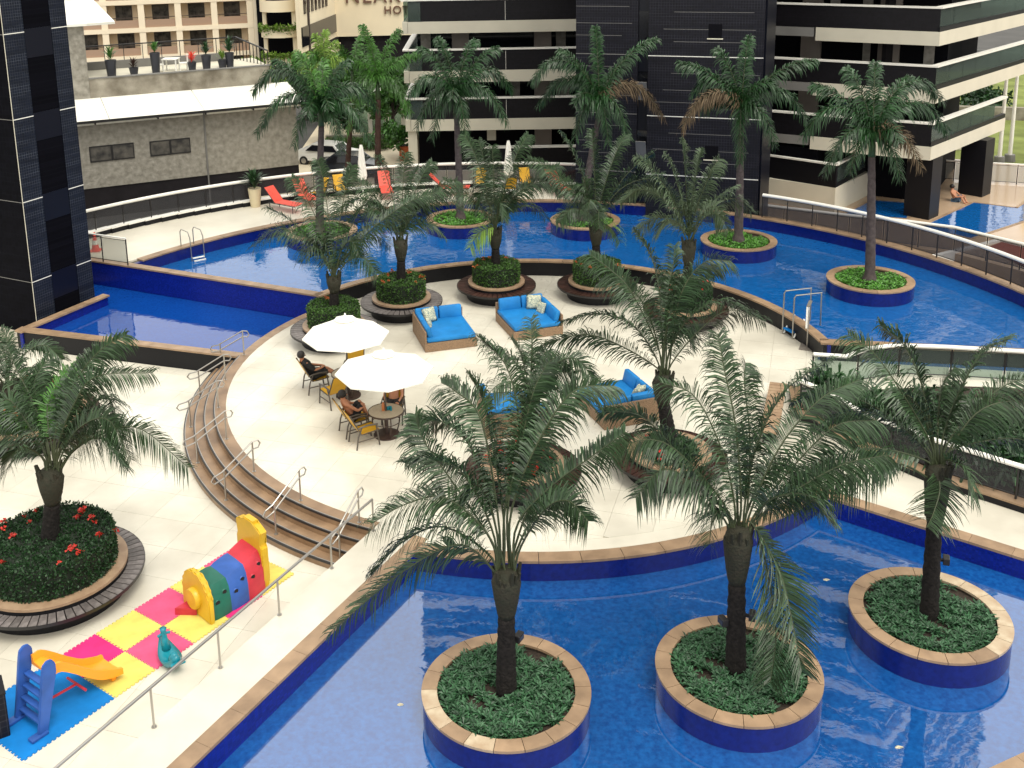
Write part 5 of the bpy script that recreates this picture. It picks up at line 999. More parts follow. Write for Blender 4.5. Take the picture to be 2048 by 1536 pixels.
def seated(recl=.0, knee=.52, kny=.34, any_=.46, anz=.10, arm=None, toe=.12, kx=.12, ax=.12):
    y = -recl
    J = {'pelvis': ((0, -.08, .53), (.16, .12)), 'waist': ((0, -.16 - recl * .3, .70), (.14, .10)), 'chest': ((0, -.26 - recl * .7, .90), (.16, .11)), 'neck': ((0, -.34 - recl, 1.05), .055), 'head': ((0, -.32 - recl, 1.16), .095), 'crown': ((0, -.33 - recl, 1.25), .085)}
    for s, k in (('L', -1), ('R', 1)):
        J['hip' + s] = ((.10 * k, -.04, .51), .095); J['kn' + s] = ((kx * k, kny, knee), .062); J['an' + s] = ((ax * k, any_, anz), .042); J['to' + s] = ((ax * k, any_ + toe, anz - .03), .034)
        a = arm or ((.25, -.14, .72), (.20, .12, .66), (.16, .20, .65))
        J['sh' + s] = ((.19 * k, -.28 - recl * .75, .96), .060); J['el' + s] = ((a[0][0] * k, a[0][1], a[0][2]), .042); J['wr' + s] = ((a[1][0] * k, a[1][1], a[1][2]), .030); J['pa' + s] = ((a[2][0] * k, a[2][1], a[2][2]), .032)
    return J
person('person in black top and shorts lying back in a yellow chair, knees bent', seated(.10, .58, .36, .70, .30, ((.24, -.10, .74), (.10, .16, .72), (.04, .22, .72))), (-4.80, 30.43, 0), R(-64.5), None, shirt='cloth_black', pants='cloth_black')
person('bare-chested person with dark hair sitting knees up beside the near table', seated(-.02, .86, .20, .34, .46, ((.26, .02, .74), (.12, .26, .78), (.06, .28, .76)), .10), (-3.38, 27.62, 0), R(-64), None, pants='cloth_black')
person('bare-legged person reclining under the near parasol, feet towards the table', seated(.14, .66, .34, .78, .66, None, .05, .16, .20), (-2.36, 28.28, 0), R(176), None, pants='cloth_black')
person('bare-backed person in blue shorts sitting on the floor by a far pillar', {**seated(-.05, .84, .22, .45, .50, ((.24, .05, .75), (.14, .3, .8), (.1, .34, .8)))}, (24.55, 53.35, -1.42), R(-140), None, pants='cloth_denim')
# ================================================================== buildings
class Fr:
    """wall frame: u along the wall, v towards the viewer, z up; boxes become parts of the building"""
    def __init__(s, parent, o, deg): s.p = parent; s.o = Vector(o) - parent.location; s.a = R(deg)
    def box(s, name, m, u0, u1, v0, v1, z0, z1, bev=0., parent=None):
        b = mb(m); b.box(((u0 + u1) / 2, -(v0 + v1) / 2, (z0 + z1) / 2), (u1 - u0, v1 - v0, z1 - z0), bev=bev)
        return s.add(name, b, parent)
    def add(s, name, b, parent=None, smooth=False):
        if parent is None: return b.build(name, s.p, smooth, loc=s.o, rz=s.a)
        return b.build(name, parent, smooth)         # parent part shares the frame

# left mosaic tower -------------------------------------------------
tw = thing('tile_tower', 'dark blue mosaic tiled tower at the left edge standing in the corner basin', 'tower', (-15.8, 37, 0), R(-27))
def tpart(name, m, x0, x1, y0, y1, z0, z1): return mb(m).box(((x0 + x1) / 2, (y0 + y1) / 2, (z0 + z1) / 2), (x1 - x0, y1 - y0, z1 - z0)).build(name, tw)
tpart('shaft', 'tower_tile_shaded', -5, -.02, .02, 2.8, -1, 46)
tpart('tile_face', 'tower_tile', -.02, .0, .0, .88, -.5, 46); tpart('tile_face', 'tower_tile', -.02, .0, 2.08, 2.8, -.5, 46)
tpart('front_face', 'tower_tile_shaded', -5, -.021, .0, .02, -1, 46)
tpart('glass_strip', 'blue_glass', -.06, -.03, .9, 2.06, -.5, 46)
for k in range(12):
    z = 1.28 + 2.95 * k
    tpart('joint_line', 'rail_white', -.02, .004, .0, .88, z, z + .03); tpart('joint_line', 'rail_white', -.02, .004, 2.08, 2.8, z, z + .03); tpart('joint_line', 'concrete_grey', -5, -.02, -.004, .02, z, z + .02)
    tpart('spandrel', 'navy_panel', -.03, -.012, .9, 2.06, z - .9, z + .1)
tpart('corner_trim', 'concrete_white', -.012, .005, -.005, .012, -.5, 46)

# apartment building --------------------------------------------------
ap = thing('apartment_building', 'tall black and cream apartment building with banded balconies behind the ring pool', 'building', (9.39, 47.9, 0))
FL = [2.03 + 2.7 * k for k in range(15)]
fr = Fr(ap, (-3.35, 59.6, 0), -1)            # left balcony block, u 0..9.2
for i, z in enumerate(FL):
    fr.box('fascia', 'concrete_white', 0, 9.6, -.02, .30, z, z + .64)
    fr.box('parapet', 'parapet_tile', .02, 9.6, .05, .24, z + .641, z + 1.72)
    fr.box('parapet_joint', 'rail_white', 5.28, 5.30, .24, .246, z + .66, z + 1.70)
    fr.box('hand_rail', 'rail_white', 0, 9.6, .02, .34, z + 1.76, z + 1.84)
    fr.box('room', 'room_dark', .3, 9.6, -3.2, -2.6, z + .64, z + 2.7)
    fr.box('glazing', 'dark_glass', .3, 9.6, -2.59, -2.56, z + .64, z + 2.68)
    for u0, u1 in ((2.3, 3.25), (6.95, 7.9)): fr.box('column', 'col_brown', u0, u1, -2.5, -1.9, z + .64, z + 2.7)
    for u in random.sample((.5, 1.3, 3.6, 4.5, 5.6, 8.2), 2): fr.box('curtain', 'curtain', u, u + random.uniform(.35, .8), -2.555, -2.53, z + .66, z + 2.6)
    fr.box('corner_glass', 'glass_green', .03, .7, .25, .28, z + .66, z + 1.7)
    # left return side
    fr.box('side_fascia', 'concrete_white', -.30, -.02, -14, .30, z, z + .64)
    fr.box('side_rail', 'rail_white', -.34, -.02, -14, .34, z + 1.76, z + 1.84)
    fr.box('side_glass', 'glass_green', -.22, -.2, -14, .2, z + .66, z + 1.72)
    fr.box('slab', 'concrete_grey', 0, 9.6, -14, -.03, z + .05, z + .62)
fr.box('ground_room', 'room_dark', -.2, 9.6, -3.4, -2.8, -2.3, 2.03); fr.box('ground_column', 'col_brown', 6.95, 7.9, -2.5, -1.9, -2.3, 2.03); fr.box('ground_column', 'concrete_white', -.2, .3, -1.2, .1, -2.3, 2.03)
fr.box('balcony_rail', 'rail_white', 3.9, 9.6, .0, .3, .98, 1.08); fr.box('balcony_parapet', 'parapet_tile', 3.9, 9.6, .05, .22, -.4, .95); fr.box('boundary_wall', 'concrete_white', 1.2, 7.2, 1.8, 2.0, -2.3, .15)
fr.box('boiler', 'concrete_white', 4.2, 4.7, -1.4, -.9, 1.2, 2.0)
# dark tile core, right at the pool rim
fc = Fr(ap, (9.39, 47.9, 0), -18)
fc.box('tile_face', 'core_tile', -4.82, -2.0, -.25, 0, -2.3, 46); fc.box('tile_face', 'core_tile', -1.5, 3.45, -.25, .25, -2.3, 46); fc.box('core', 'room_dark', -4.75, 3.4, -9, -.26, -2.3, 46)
fc.box('louvre_recess', 'dark_glass', -2.0, -1.5, -.24, -.12, -2.3, 46)
for k, z in enumerate(FL):
    z2 = z + .05
    fc.box('joint_line', 'rail_white', -1.5, 3.45, .25, .256, z2, z2 + .035); fc.box('joint_line', 'concrete_grey', -4.82, -2.0, 0, .006, z2, z2 + .03)
    for dz in (.65, 1.2, 1.95): fc.box('grout_line', 'concrete_grey', -1.5 + random.uniform(0, 1.5), 3.45 - random.uniform(0, 1.5), .25, .253, z2 + dz, z2 + dz + .016); fc.box('grout_line', 'concrete_grey', -4.82, -2.0 - random.uniform(0, .8), 0, .003, z2 + dz + .2, z2 + dz + .216)
    fc.box('louvre_panel', 'navy_panel', -1.98, -1.52, -.12, -.10, z - .7, z + .75)
    wn = fc.box('window', 'room_dark', 1.1, 1.68, .25, .262, z + .9, z + 1.5); fc.box('sill', 'concrete_white', 1.05, 1.73, .25, .30, z + .84, z + .885)
b = mb('concrete_grey'); b.box(None, (.46, .03, .95), M=Matrix.Translation((-1.75, -.25, 3.2)) @ Matrix.Rotation(R(24), 4, 'X')); fc.add('awning_window', b)
b = mb('concrete_grey'); b.box(None, (.46, .03, .95), M=Matrix.Translation((-1.75, -.25, 5.9)) @ Matrix.Rotation(R(24), 4, 'X')); fc.add('awning_window', b)
fs = Fr(ap, (12.71, 46.83, 0), 62)           # core right return
fs.box('return_wall', 'navy_panel', 0, 1.7, -.2, .05, -2.3, 46)
# right wing
KX = Vector((21.55, 49.95, 0))
fw_ = Fr(ap, KX, -32 + 180)                   # u runs left/back from the corner; v flips, so use negative v
def rw(name, m, u0, u1, v0, v1, z0, z1): return fw_.box(name, m, u0, u1, -v1, -v0, z0, z1)
fz = Fr(ap, KX, 45)                           # right side face, u runs back right
for i, z in enumerate(FL):
    if i == 0: z_f = z
    rw('fascia', 'concrete_white', 0, 5.6, -.28, .02, z, z + .64); rw('parapet', 'parapet_tile', .02, 8.5, -.22, -.03, z + .641, z + 1.66)
    rw('hand_rail', 'rail_white', 0, 8.5, -.30, .03, z + 1.70, z + 1.78); rw('shelf_slab', 'concrete_grey', 5.7, 9.0, -1.6, -.02, z + .18, z + .62)
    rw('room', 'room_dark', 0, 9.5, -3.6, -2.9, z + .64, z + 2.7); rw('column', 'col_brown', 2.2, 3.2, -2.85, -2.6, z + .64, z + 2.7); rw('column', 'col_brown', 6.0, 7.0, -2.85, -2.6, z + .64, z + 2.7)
    for u in random.sample((.6, 3.6, 4.4, 5.2), 2): rw('curtain', 'curtain', u, u + random.uniform(.3, .7), -2.88, -2.86, z + .66, z + 2.6)
    n0, n1 = 0, (9.5 if i == 0 else 16)
    fz.box('side_fascia', 'concrete_white', 0, n1, -.28, .02, z, z + .64); fz.box('side_curb', 'granite', 0, n1, -.2, .0, z + .641, z + .86)
    fz.box('side_rail', 'rail_white', 0, n1, -.26, .05, z + 1.70, z + 1.80)
    for k in range(int(n1 / 1.6)): fz.box('side_glass', 'glass_green', k * 1.6 + .03, (k + 1) * 1.6 - .03, -.05, -.03, z + .87, z + 1.66)
    fz.box('floor_slab', 'concrete_grey', .1, n1 - .05, -6, -.29, z + .1, z + .62)
    fz.box('inner_wall', 'plinth', 1.2, n1 - 3, -3.2, -3.0, z + .64, z + 2.7)
    for u in (2.5, 5.4, 7.8): fz.box('door_glass', 'dark_glass', u, u + 1.2, -3.0, -2.96, z + .66, z + 2.5); fz.box('wall_pier', 'col_brown', u + 1.3, u + 2.0, -3.0, -2.9, z + .64, z + 2.7)
fw_.box('back_core', 'room_dark', .5, 9.8, 3.7, 12, -2.3, 44)
# pillars
for c in ((21.75, 50.95), (26.1, 54.85)):
    b = mb('granite'); b.box((c[0] - 9.39, c[1] - 47.9, .53), (1.05, 1.25, 2.96), R(43)); b.build('pillar', ap)
# low pavilion in front of the right wing
fl = Fr(ap, (17.8, 51.76, 0), -41.7 + 180)
def lv(name, m, u0, u1, v0, v1, z0, z1): return fl.box(name, m, u0, u1, -v1, -v0, z0, z1)
lv('podium_wall', 'concrete_white', 0, 5.2, -5, 0, -2.3, .30); lv('podium_parapet', 'granite', 0.02, 5.2, -.2, .0, .301, 1.38); lv('podium_rail', 'rail_white', 0, 5.2, -.16, .05, 1.42, 1.50)
fm_ = Fr(ap, (17.8, 51.76, 0), 51); fm_.box('podium_wall', 'concrete_white', .01, 6.2, -4, .0, -2.3, .30); fm_.box('podium_curb', 'granite', 0, 6.2, -.2, .0, .301, .52); fm_.box('podium_rail', 'rail_white', 0, 6.2, -.16, .05, 1.42, 1.50)
for k in range(4): fm_.box('podium_glass', 'glass_green', k * 1.55 + .03, (k + 1) * 1.55 - .03, -.06, -.04, .53, 1.40)
fm_.box('doorway', 'room_dark', 1.9, 2.9, 0, .012, -.95, -.1); fm_.box('room', 'room_dark', .5, 6, -3.8, -1.2, .32, 2.0)

# right lower terrace, its pools
struct(mb('terrace').prism([(12.9, 50.2), (16.9, 47.3), (19.1, 46.2), (20.8, 45.1), (22.5, 42.6), (24, 38.5), (45, 38), (50, 56), (33, 60), (23, 66), (14, 60)], -2.29, -.96).build('lower_terrace'))
struct(mb('wall_taupe').prism([(12.6, 49.8), (16.7, 46.9), (18.9, 45.6), (20.4, 44.5), (21.6, 42), (22.5, 38.5), (20.5, 37), (19.0, 41), (16.5, 44.8)], -2.29, -1.3).build('ramp'))
def pool2(name, pts):
    struct(mb('water_up').prism(pts, -.97, -.955).build(name))
    for a, b_ in zip(pts, pts[1:] + pts[:1]): stones_line(a, b_, .16, 1.4, -.944, side=-1, th=.02)
pool2('terrace_pool_water', [(21.0, 49.02), (22.49, 47.17), (26.17, 49.75), (31, 53.2), (29.5, 54.6), (26.93, 51.9), (25.3, 53.07)])
pool2('pavilion_pool_water', [(18.24, 51.45), (20.88, 50.5), (22.2, 53.2), (20.48, 53.92)])
pool2('plunge_pool_water', [(21.19, 54.67), (22.6, 54.7), (23.6, 57.26), (21.9, 57.2)])
struct(mb('gravel_red').prism([(22.4, 45.6), (23.6, 46.5), (25.5, 43.5), (23.4, 40.0)], -.959, -.93).build('gravel_bed'))
struct(mb('rail_white').prism([(19.6, 44.35), (23.6, 46.55), (23.62, 46.8), (19.58, 44.6)], -1.31, -.86).build('terrace_kerb')); struct(mb('rail_white').prism([(23.62, 46.8), (26, 43.0), (25.7, 42.9), (23.5, 46.5)], -.96, -.86).build('terrace_kerb'))
railing('street_railing', 'dark railing behind the right pillars towards the street', [(22.0, 59.5), (26, 57.6), (31, 55.8), (38, 53.8)], -.95, 1.1, 'glass_frost', 1.6, rr_=.045)

# grey plaster building ----------------------------------------------
gb = thing('plaster_building', 'low grey textured plaster building with white lean-to roof behind the far railing', 'building', (-21.41, 58, 0))
gf = Fr(gb, (-21.41, 58, 0), 24.25)
gf.box('wall', 'plaster_grey', -5, 12.2, -.3, 0, -.6, 3.35); gf.box('plinth', 'plinth', -5, 12.2, -.3, -.06, -2.3, -.601)
for i, (u0, u1, z0, z1) in enumerate(((.55, 2.9, .86, 1.74), (3.75, 5.98, .84, 1.70))):
    wn = gf.box('window', 'dark_metal', u0, u1, 0, .05, z0, z1)
    for k in range(2): gf.box('pane', 'curtain_reflection_glass', lerp(u0, u1, k / 2) + .06, lerp(u0, u1, (k + 1) / 2) - .06, .05, .056, z0 + .07, z1 - .07)
b = mb('concrete_grey'); b.tube([(6.85, -.06, 3.1), (6.85, -.06, -2.2)], .05, 8); gf.add('drain_pipe', b, smooth=True)
b = mb('roof_white')
for k in range(3):
    u0, u1 = (-5, 1.7, 6.8, 12.6)[k], (1.7, 6.8, 12.6)[k] - .03
    vs = [(u0, .75, 3.30), (u1, .75, 3.30), (u1, -3.1, 3.92), (u0, -3.1, 3.92)]; vs = [(x, -y, z) for x, y, z in vs]
    b.quad(*vs); b.quad(*[(x, y, z - .06) for x, y, z in vs])
gf.add('lean_to_roof', b); gf.box('gutter', 'dark_metal', -5, 12.6, .70, .82, 3.16, 3.28)
for u in (.9, 4.2, 6.8, 9.5): gf.box('gutter_bracket', 'dark_metal', u, u + .08, .0, .75, 3.05, 3.16)
gf.box('eave_board', 'roof_white', -5, 12.5, .02, .05, 2.92, 3.14)
gf.box('parapet', 'plaster_stain', 1.15, 11.6, -3.3, -3.05, 3.4, 5.0); gf.box('parapet_cap', 'concrete_grey', 1.15, 11.65, -3.35, -3.0, 5.0, 5.05)
gf.box('stair_block', 'plaster_grey', -5, 1.14, -7, -3.04, 3.4, 8.15)
b = mb('roof_white')
RT = [(-5.5, 2.7, 8.18), (1.3, 2.7, 8.18), (3.0, 4.4, 8.05), (2.2, 7.2, 9.15), (-5.5, 7.2, 9.3)]
b._f([b.b.verts.new(p) for p in RT]); b._f([b.b.verts.new((x, y, z - .14)) for x, y, z in RT][::-1])
for p, q in zip(RT, RT[1:] + RT[:1]): b.quad(p, q, (q[0], q[1], q[2] - .14), (p[0], p[1], p[2] - .14))
gf.add('block_roof', b)
gf.box('terrace_floor', 'concrete_white', 1.15, 11.6, -7.5, -3.31, 4.8, 4.96); gf.box('terrace_wall', 'concrete_grey', 1.2, 10.2, -7.3, -7.15, 4.96, 5.45)
for k in range(9): gf.box('rail_post', 'dark_metal', 1.4 + k * 1.12, 1.44 + k * 1.12, -7.26, -7.22, 5.45, 6.35)
gf.box('terrace_rail', 'dark_metal', 1.2, 10.6, -7.28, -7.20, 6.35, 6.42)
b = mb('dark_metal'); b.tube([(10.5, 7.2, 6.4), (11.5, 3.2, 5.9)], .05, 6)
for k in range(10): b.tube([(lerp(10.5, 11.5, k / 9), lerp(7.2, 3.2, k / 9), 4.96), (lerp(10.5, 11.5, k / 9), lerp(7.2, 3.2, k / 9), lerp(6.4, 5.9, k / 9))], .03, 5)
gf.add('side_rail', b)
ca, sa = math.cos(R(24.25)), math.sin(R(24.25))
def gpt(u, v, z): return (-21.41 + u * ca + v * sa, 58 + u * sa - v * ca, z)
def plantpot(label, p, kind, h, r, lm, pm_='pot_dark', n=70, ln=.5, cat='potted plant', group='potted plants on the roof terrace'):
    t = thing('potted_plant', label, cat, p, 0, group)
    mb(pm_).lathe([(0, 0), (r * .72, 0), (r, h), (r * .88, h), (r * .8, h - .05), (0, h - .05)], 18).build('pot', t, smooth=True)
    b = mb(lm)
    if kind == 'spiky':
        for k in range(n):
            a = random.uniform(0, 6.283); el = random.uniform(.45, 1.45); l = ln * random.uniform(.6, 1.1); d = Vector((math.cos(a) * math.cos(el), math.sin(a) * math.cos(el), math.sin(el))); s = Vector((-math.sin(a), math.cos(a), 0)) * ln * .05; q = Vector((0, 0, h - .05 + random.uniform(0, .5) * ln))
            m_ = q + d * l * .6; b._f([b.b.verts.new(x) for x in (q, m_ + s, q + d * l + Vector((0, 0, -l * .18)), m_ - s)])
    else: leafy(b, n, lambda: ((random.gauss(0, ln * .35), random.gauss(0, ln * .35), h + ln * .4 + random.gauss(0, ln * .3)), (0, 0, 1)), ln * .35, ln * .16)
    b.build('foliage', t); return t
for lb, u, h, r, lm, ln in (('tall dark pot with green spiky plant, leftmost on the roof terrace', 2.5, .95, .33, 'fox_light', .75), ('low dark pot with dark red bromeliad on the roof terrace', 3.75, .42, .28, 'trunk_red', .6), ('tall dark pot with green plant left of the white terrace table', 5.0, 1.2, .30, 'fox_light', .7),
                            ('dark pot with bright red bromeliad right of the white terrace table', 7.1, .5, .27, 'cone_red', .6), ('tall dark pot with slim upright cactus on the roof terrace', 7.95, .85, .30, 'fox', .8), ('round dark pot with yellow plant on the roof terrace', 8.9, .5, .28, 'frond_lime', .65), ('tall dark pot with dark spikes at the right of the roof terrace', 9.35, .9, .28, 'fox', .9)):
    plantpot(lb, gpt(u, -3.9, 4.96), 'spiky', h, r, lm, n=60, ln=ln)
t = thing('terrace_table', 'white table on the grey building roof terrace', 'table', gpt(5.95, -4.3, 4.96)); mb('white_plastic').box((0, 0, .72), (.9, .9, .05)).build('table_top', t)
for x in (-.38, .38):
    for y in (-.38, .38): mb('white_plastic').box((x, y, .345), (.07, .07, .69)).build('leg', t)
wc = link('white_chair', None); mb('white_plastic').box((0, 0, .44), (.5, .5, .05)).build('seat', wc); mb('white_plastic').box((0, -.25, .70), (.5, .05, .48)).build('backrest', wc)
for x in (-.22, .22):
    for y in (-.22, .22): mb('white_plastic').box((x, y, .21), (.05, .05, .42)).build('leg', wc)
wc['category'] = 'chair'; put(True, wc, gpt(5.25, -4.2, 4.96), -70, 'white plastic chair left of the roof terrace table', 'white roof terrace chairs'); put(False, wc, gpt(6.65, -4.2, 4.96), 110, 'white plastic chair right of the roof terrace table', 'white roof terrace chairs')

# hotel with balconies -------------------------------------------------
ht = thing('balcony_hotel', 'cream hotel with rows of recessed balconies behind the grey building', 'building', (-20.6, 103, -2.3))
hf = Fr(ht, (-20.6, 103, 0), 14 + 180)
def hb(name, m, u0, u1, v0, v1, z0, z1): return hf.box(name, m, u0, u1, -v1, -v0, z0, z1)
BW = 3.27; SL = (-1.2, 1.35, 3.9, 6.45, 9.0)
hb('end_wall', 'cream', -1.1, -.3, -3, .05, -2.3, 13); hb('body', 'cream_in', -1, BW * 5 + 1, -9, -1.6, -2.3, 13)
for i in range(6): hb('pier', 'cream', i * BW - .28, i * BW + .28, -1.6, .0, -2.3, 12)
for j, z in enumerate(SL):
    hb('slab', 'cream', -.28, BW * 5 + .3, -1.6, .03, z - .42, z)
    if j < 4:
        for i in range(5):
            u = i * BW + .3
            hb('balcony_panel', 'brown_glass', u, u + BW - .6, -.10, -.07, z + .02, z + .72); hb('balcony_rail', 'brown_frame', u, u + BW - .6, -.12, -.05, z + .90, z + .96)
            d = hb('balcony_door', 'brown_frame', u + .55, u + 2.05, -1.6, -1.54, z, z + 1.95)
            for k in range(2): hb('door_pane', 'curtain_reflection_glass', u + .62 + k * .7, u + 1.28 + k * .7, -1.54, -1.53, z + .08, z + 1.87)

# round balcony building + sign building -------------------------------
rb = thing('round_balcony_building', 'cream building with rounded planted balconies between the hotel and the sign wall', 'building', (-17.6, 102, -2.3))
for k, z in enumerate((0.2, 2.75, 5.1, 7.5)):
    mb('beige').lathe([(1.75, z + 2.3), (1.85, z + 2.3), (1.85, z + 3.35), (1.72, z + 3.35), (1.72, z + 2.3)], 28, (0, 0, 0), math.pi, 2 * math.pi).build('round_balcony', rb, smooth=True)
    mb('beige').lathe([(0.01, z + 2.32), (1.74, z + 2.32)], 28, (0, 0, 0), math.pi, 2 * math.pi).build('balcony_floor', rb)
    if k in (0, 1):
        b = mb('frond_lime'); leafy(b, 900, lambda: (lambda a, zz: ((1.9 * math.cos(a), 1.9 * math.sin(a), zz), (math.cos(a), math.sin(a), -.4)))(random.uniform(math.pi, 2 * math.pi), z + 3.45 - abs(random.gauss(0, .28))), .3, .12); o = b.build('hanging_vines', rb); o['kind'] = 'stuff'
for x in (-1.35, 1.35): mb('beige').box((x, -.7, 6), (.35, .35, 12)).build('column', rb)
mb('room_dark').box((0, 1.2, 6), (4.6, 1.2, 12)).build('recess', rb); mb('beige').box((2.25, -.2, 6), (.5, .6, 12)).build('side_wall', rb); mb('brown_frame').tube([(2.65, -.6, 0), (2.65, -.6, 12)], .16, 8).build('drain_pipe', rb)
sb_ = thing('sign_building', 'beige building with brown hotel lettering and strip windows at the top', 'building', (-13.7, 112, -2.3))
mb('beige').prism([(0, 0), (8.5, .4), (8.5, 8), (-2.2, 8), (-2.0, -13), (-1.6, -13.2)], 3.75, 14).build('upper_walls', sb_)
mb('plinth').prism([(.2, .4), (8.4, .7), (8.4, 7.5), (-1.9, 7.5), (-1.7, -12.6)], 0, 3.75).build('ground_floor', sb_)
for k in range(7):
    a, b_ = V2((-1.6, -13.2), (0, 0), .10 + k * .10), V2((-1.6, -13.2), (0, 0), .16 + k * .10)
    w_ = mb('brown_frame').prism([a, b_, (b_[0] + .06, b_[1] - .02), (a[0] + .06, a[1] - .02)], 7.2, 9.2).build('window', sb_); mb('dark_glass').prism([V2(a, b_, .1), V2(a, b_, .9), (V2(a, b_, .9)[0] + .075, V2(a, b_, .9)[1] - .02), (V2(a, b_, .1)[0] + .075, V2(a, b_, .1)[1] - .02)], 7.3, 9.1).build('pane', sb_)
mb('dark_glass').prism([(-1.55, -13), (.02, -.3), (.1, -.3), (-1.45, -13)], 4.3, 6.1).build('strip_window', sb_)
mb('beige').prism([(-1.6, -13.4), (.2, -.2), (.45, -.3), (-1.3, -13.5)], 1.6, 3.2).build('lower_band', sb_)
def letters(txt, size, loc, label):
    cu = bpy.data.curves.new('t', 'FONT'); cu.body = txt; cu.size = size; cu.extrude = .05; cu.space_character = 1.15; cu.offset = .012
    to = bpy.data.objects.new('tmp', cu); COL.objects.link(to); dg = bpy.context.evaluated_depsgraph_get(); me = bpy.data.meshes.new_from_object(to.evaluated_get(dg)); bpy.data.objects.remove(to)
    me.materials.clear(); me.materials.append(MATS['sign_letter']); o = link('sign_lettering', me, sb_, loc); o.rotation_euler = (R(90), 0, R(2.7)); o['label'] = label
letters('NEAR', 2.05, (1.0, -.06, 7.15), 'large brown serif-like letters NEAR cut by the picture edge'); letters('HOT', 1.12, (4.95, .12, 5.98), 'brown letters HOT below the large letters')

# ================================================================== far deck furniture
ch2 = chair('sling', 'dark_metal', 1.0); ch2['category'] = 'chair'
for i, (x, y, dg, lb) in enumerate(((-7.35, 50.2, 150, 'yellow chair half hidden behind the tall palm trunk on the far deck'), (-6.35, 50.7, 200, 'yellow chair on the far deck right of the tall left palm'), (.35, 51.4, 170, 'yellow chair on the far deck left of the closed parasol'), (2.6, 51.35, 190, 'yellow chair on the far deck right of the closed parasol'), (1.75, 50.35, 10, 'yellow chair in front of the closed parasol, its back to the camera'))):
    put(i == 0, ch2, (x, y, .597), dg, lb, 'yellow chairs on the far deck')
def lounger():
    t = link('sun_lounger', None)
    for s in (-1, 1):
        mb('dark_metal').tube([(s * .31, -.75, .34), (s * .31, .95, .34)], .02, 6).build('side_rail', t)
        for y in (-.65, .8): mb('dark_metal').tube([(s * .31, y, 0), (s * .31, y, .34)], .02, 6).build('leg', t)
        mb('dark_metal').tube([(s * .29, -.35, .36), (s * .29, -.95, .98)], .018, 6).build('back_rail', t)
    b = mb('sling_red'); b.box((0, .30, .375), (.58, 1.3, .04), bev=.012); b.build('seat', t)
    b = mb('sling_red'); b.box(None, (.58, .90, .04), bev=.012, M=Matrix.Translation((0, -.66, .68)) @ Matrix.Rotation(R(-47), 4, 'X')); b.build('backrest', t); return t
lo = lounger(); lo['category'] = 'sun lounger'
for i, (x, y, dg, lb) in enumerate(((-8.7, 48.6, -125, 'red sun lounger beside the white pot on the far deck'), (-7.9, 49.8, -150, 'red sun lounger behind the first one, left of the tall palm'), (-1.1, 50.9, -95, 'red sun lounger behind the tall palm trunk in the middle'), (-4.2, 50.9, -170, 'red sun lounger behind the fronds left of the middle on the far deck'), (4.1, 50.6, -160, 'red sun lounger nearest the dark tower'))):
    put(i == 0, lo, (x, y, .597), dg, lb, 'red sun loungers on the far deck')
t = thing('closed_parasol', 'closed white parasol standing on the far deck', 'parasol', (1.75, 51.2, .597)); mb('white_plastic').tube([(0, 0, 0), (0, 0, 2.5)], .03, 8).build('pole', t)
b = mb('canvas'); n = 14; prof = [(.05, 2.52), (.09, 2.3), (.14, 1.7), (.20, 1.0), (.17, .85)]; rg = [[b.b.verts.new((q * (1 + .25 * (k % 2)) * math.cos(6.283 * k / n), q * (1 + .25 * (k % 2)) * math.sin(6.283 * k / n), z)) for k in range(n)] for q, z in prof]
for i in range(4):
    for k in range(n): b._f([rg[i][k], rg[i][(k + 1) % n], rg[i + 1][(k + 1) % n], rg[i + 1][k]])
b.build('folded_canopy', t); mb('white_plastic').lathe([(0, .1), (.25, .06), (.28, 0)], 18).build('base', t, smooth=True)
t2 = thing('closed_parasol', 'closed white parasol behind the fronds at the left of the far deck', 'parasol', (-5.3, 50.9, .597)); mb('white_plastic').tube([(0, 0, 0), (0, 0, 2.4)], .03, 8).build('pole', t2)
b = mb('canvas'); rg = [[b.b.verts.new((q * (1 + .25 * (k % 2)) * math.cos(6.283 * k / n), q * (1 + .25 * (k % 2)) * math.sin(6.283 * k / n), z)) for k in range(n)] for q, z in prof]
for i in range(4):
    for k in range(n): b._f([rg[i][k], rg[i][(k + 1) % n], rg[i + 1][(k + 1) % n], rg[i + 1][k]])
b.build('folded_canopy', t2)
plantpot('tall cream pot with a dark green spiky plant on the far deck', (-10.2, 49.35, .597), 'spiky', .88, .31, 'fox', 'pot_cream', 110, .85, group=None)
t = thing('traffic_cone', 'red and white traffic cone beside the tile tower', 'traffic cone', (-15.55, 42.9, .597)); mb('cone_red').box((0, 0, .02), (.42, .42, .04)).build('base', t); mb('cone_red').lathe([(.16, .04), (.03, .78), (0, .78)], 18).build('body', t, smooth=True); mb('rail_white').lathe([(.121, .28), (.092, .46)], 18).build('stripe', t, smooth=True)

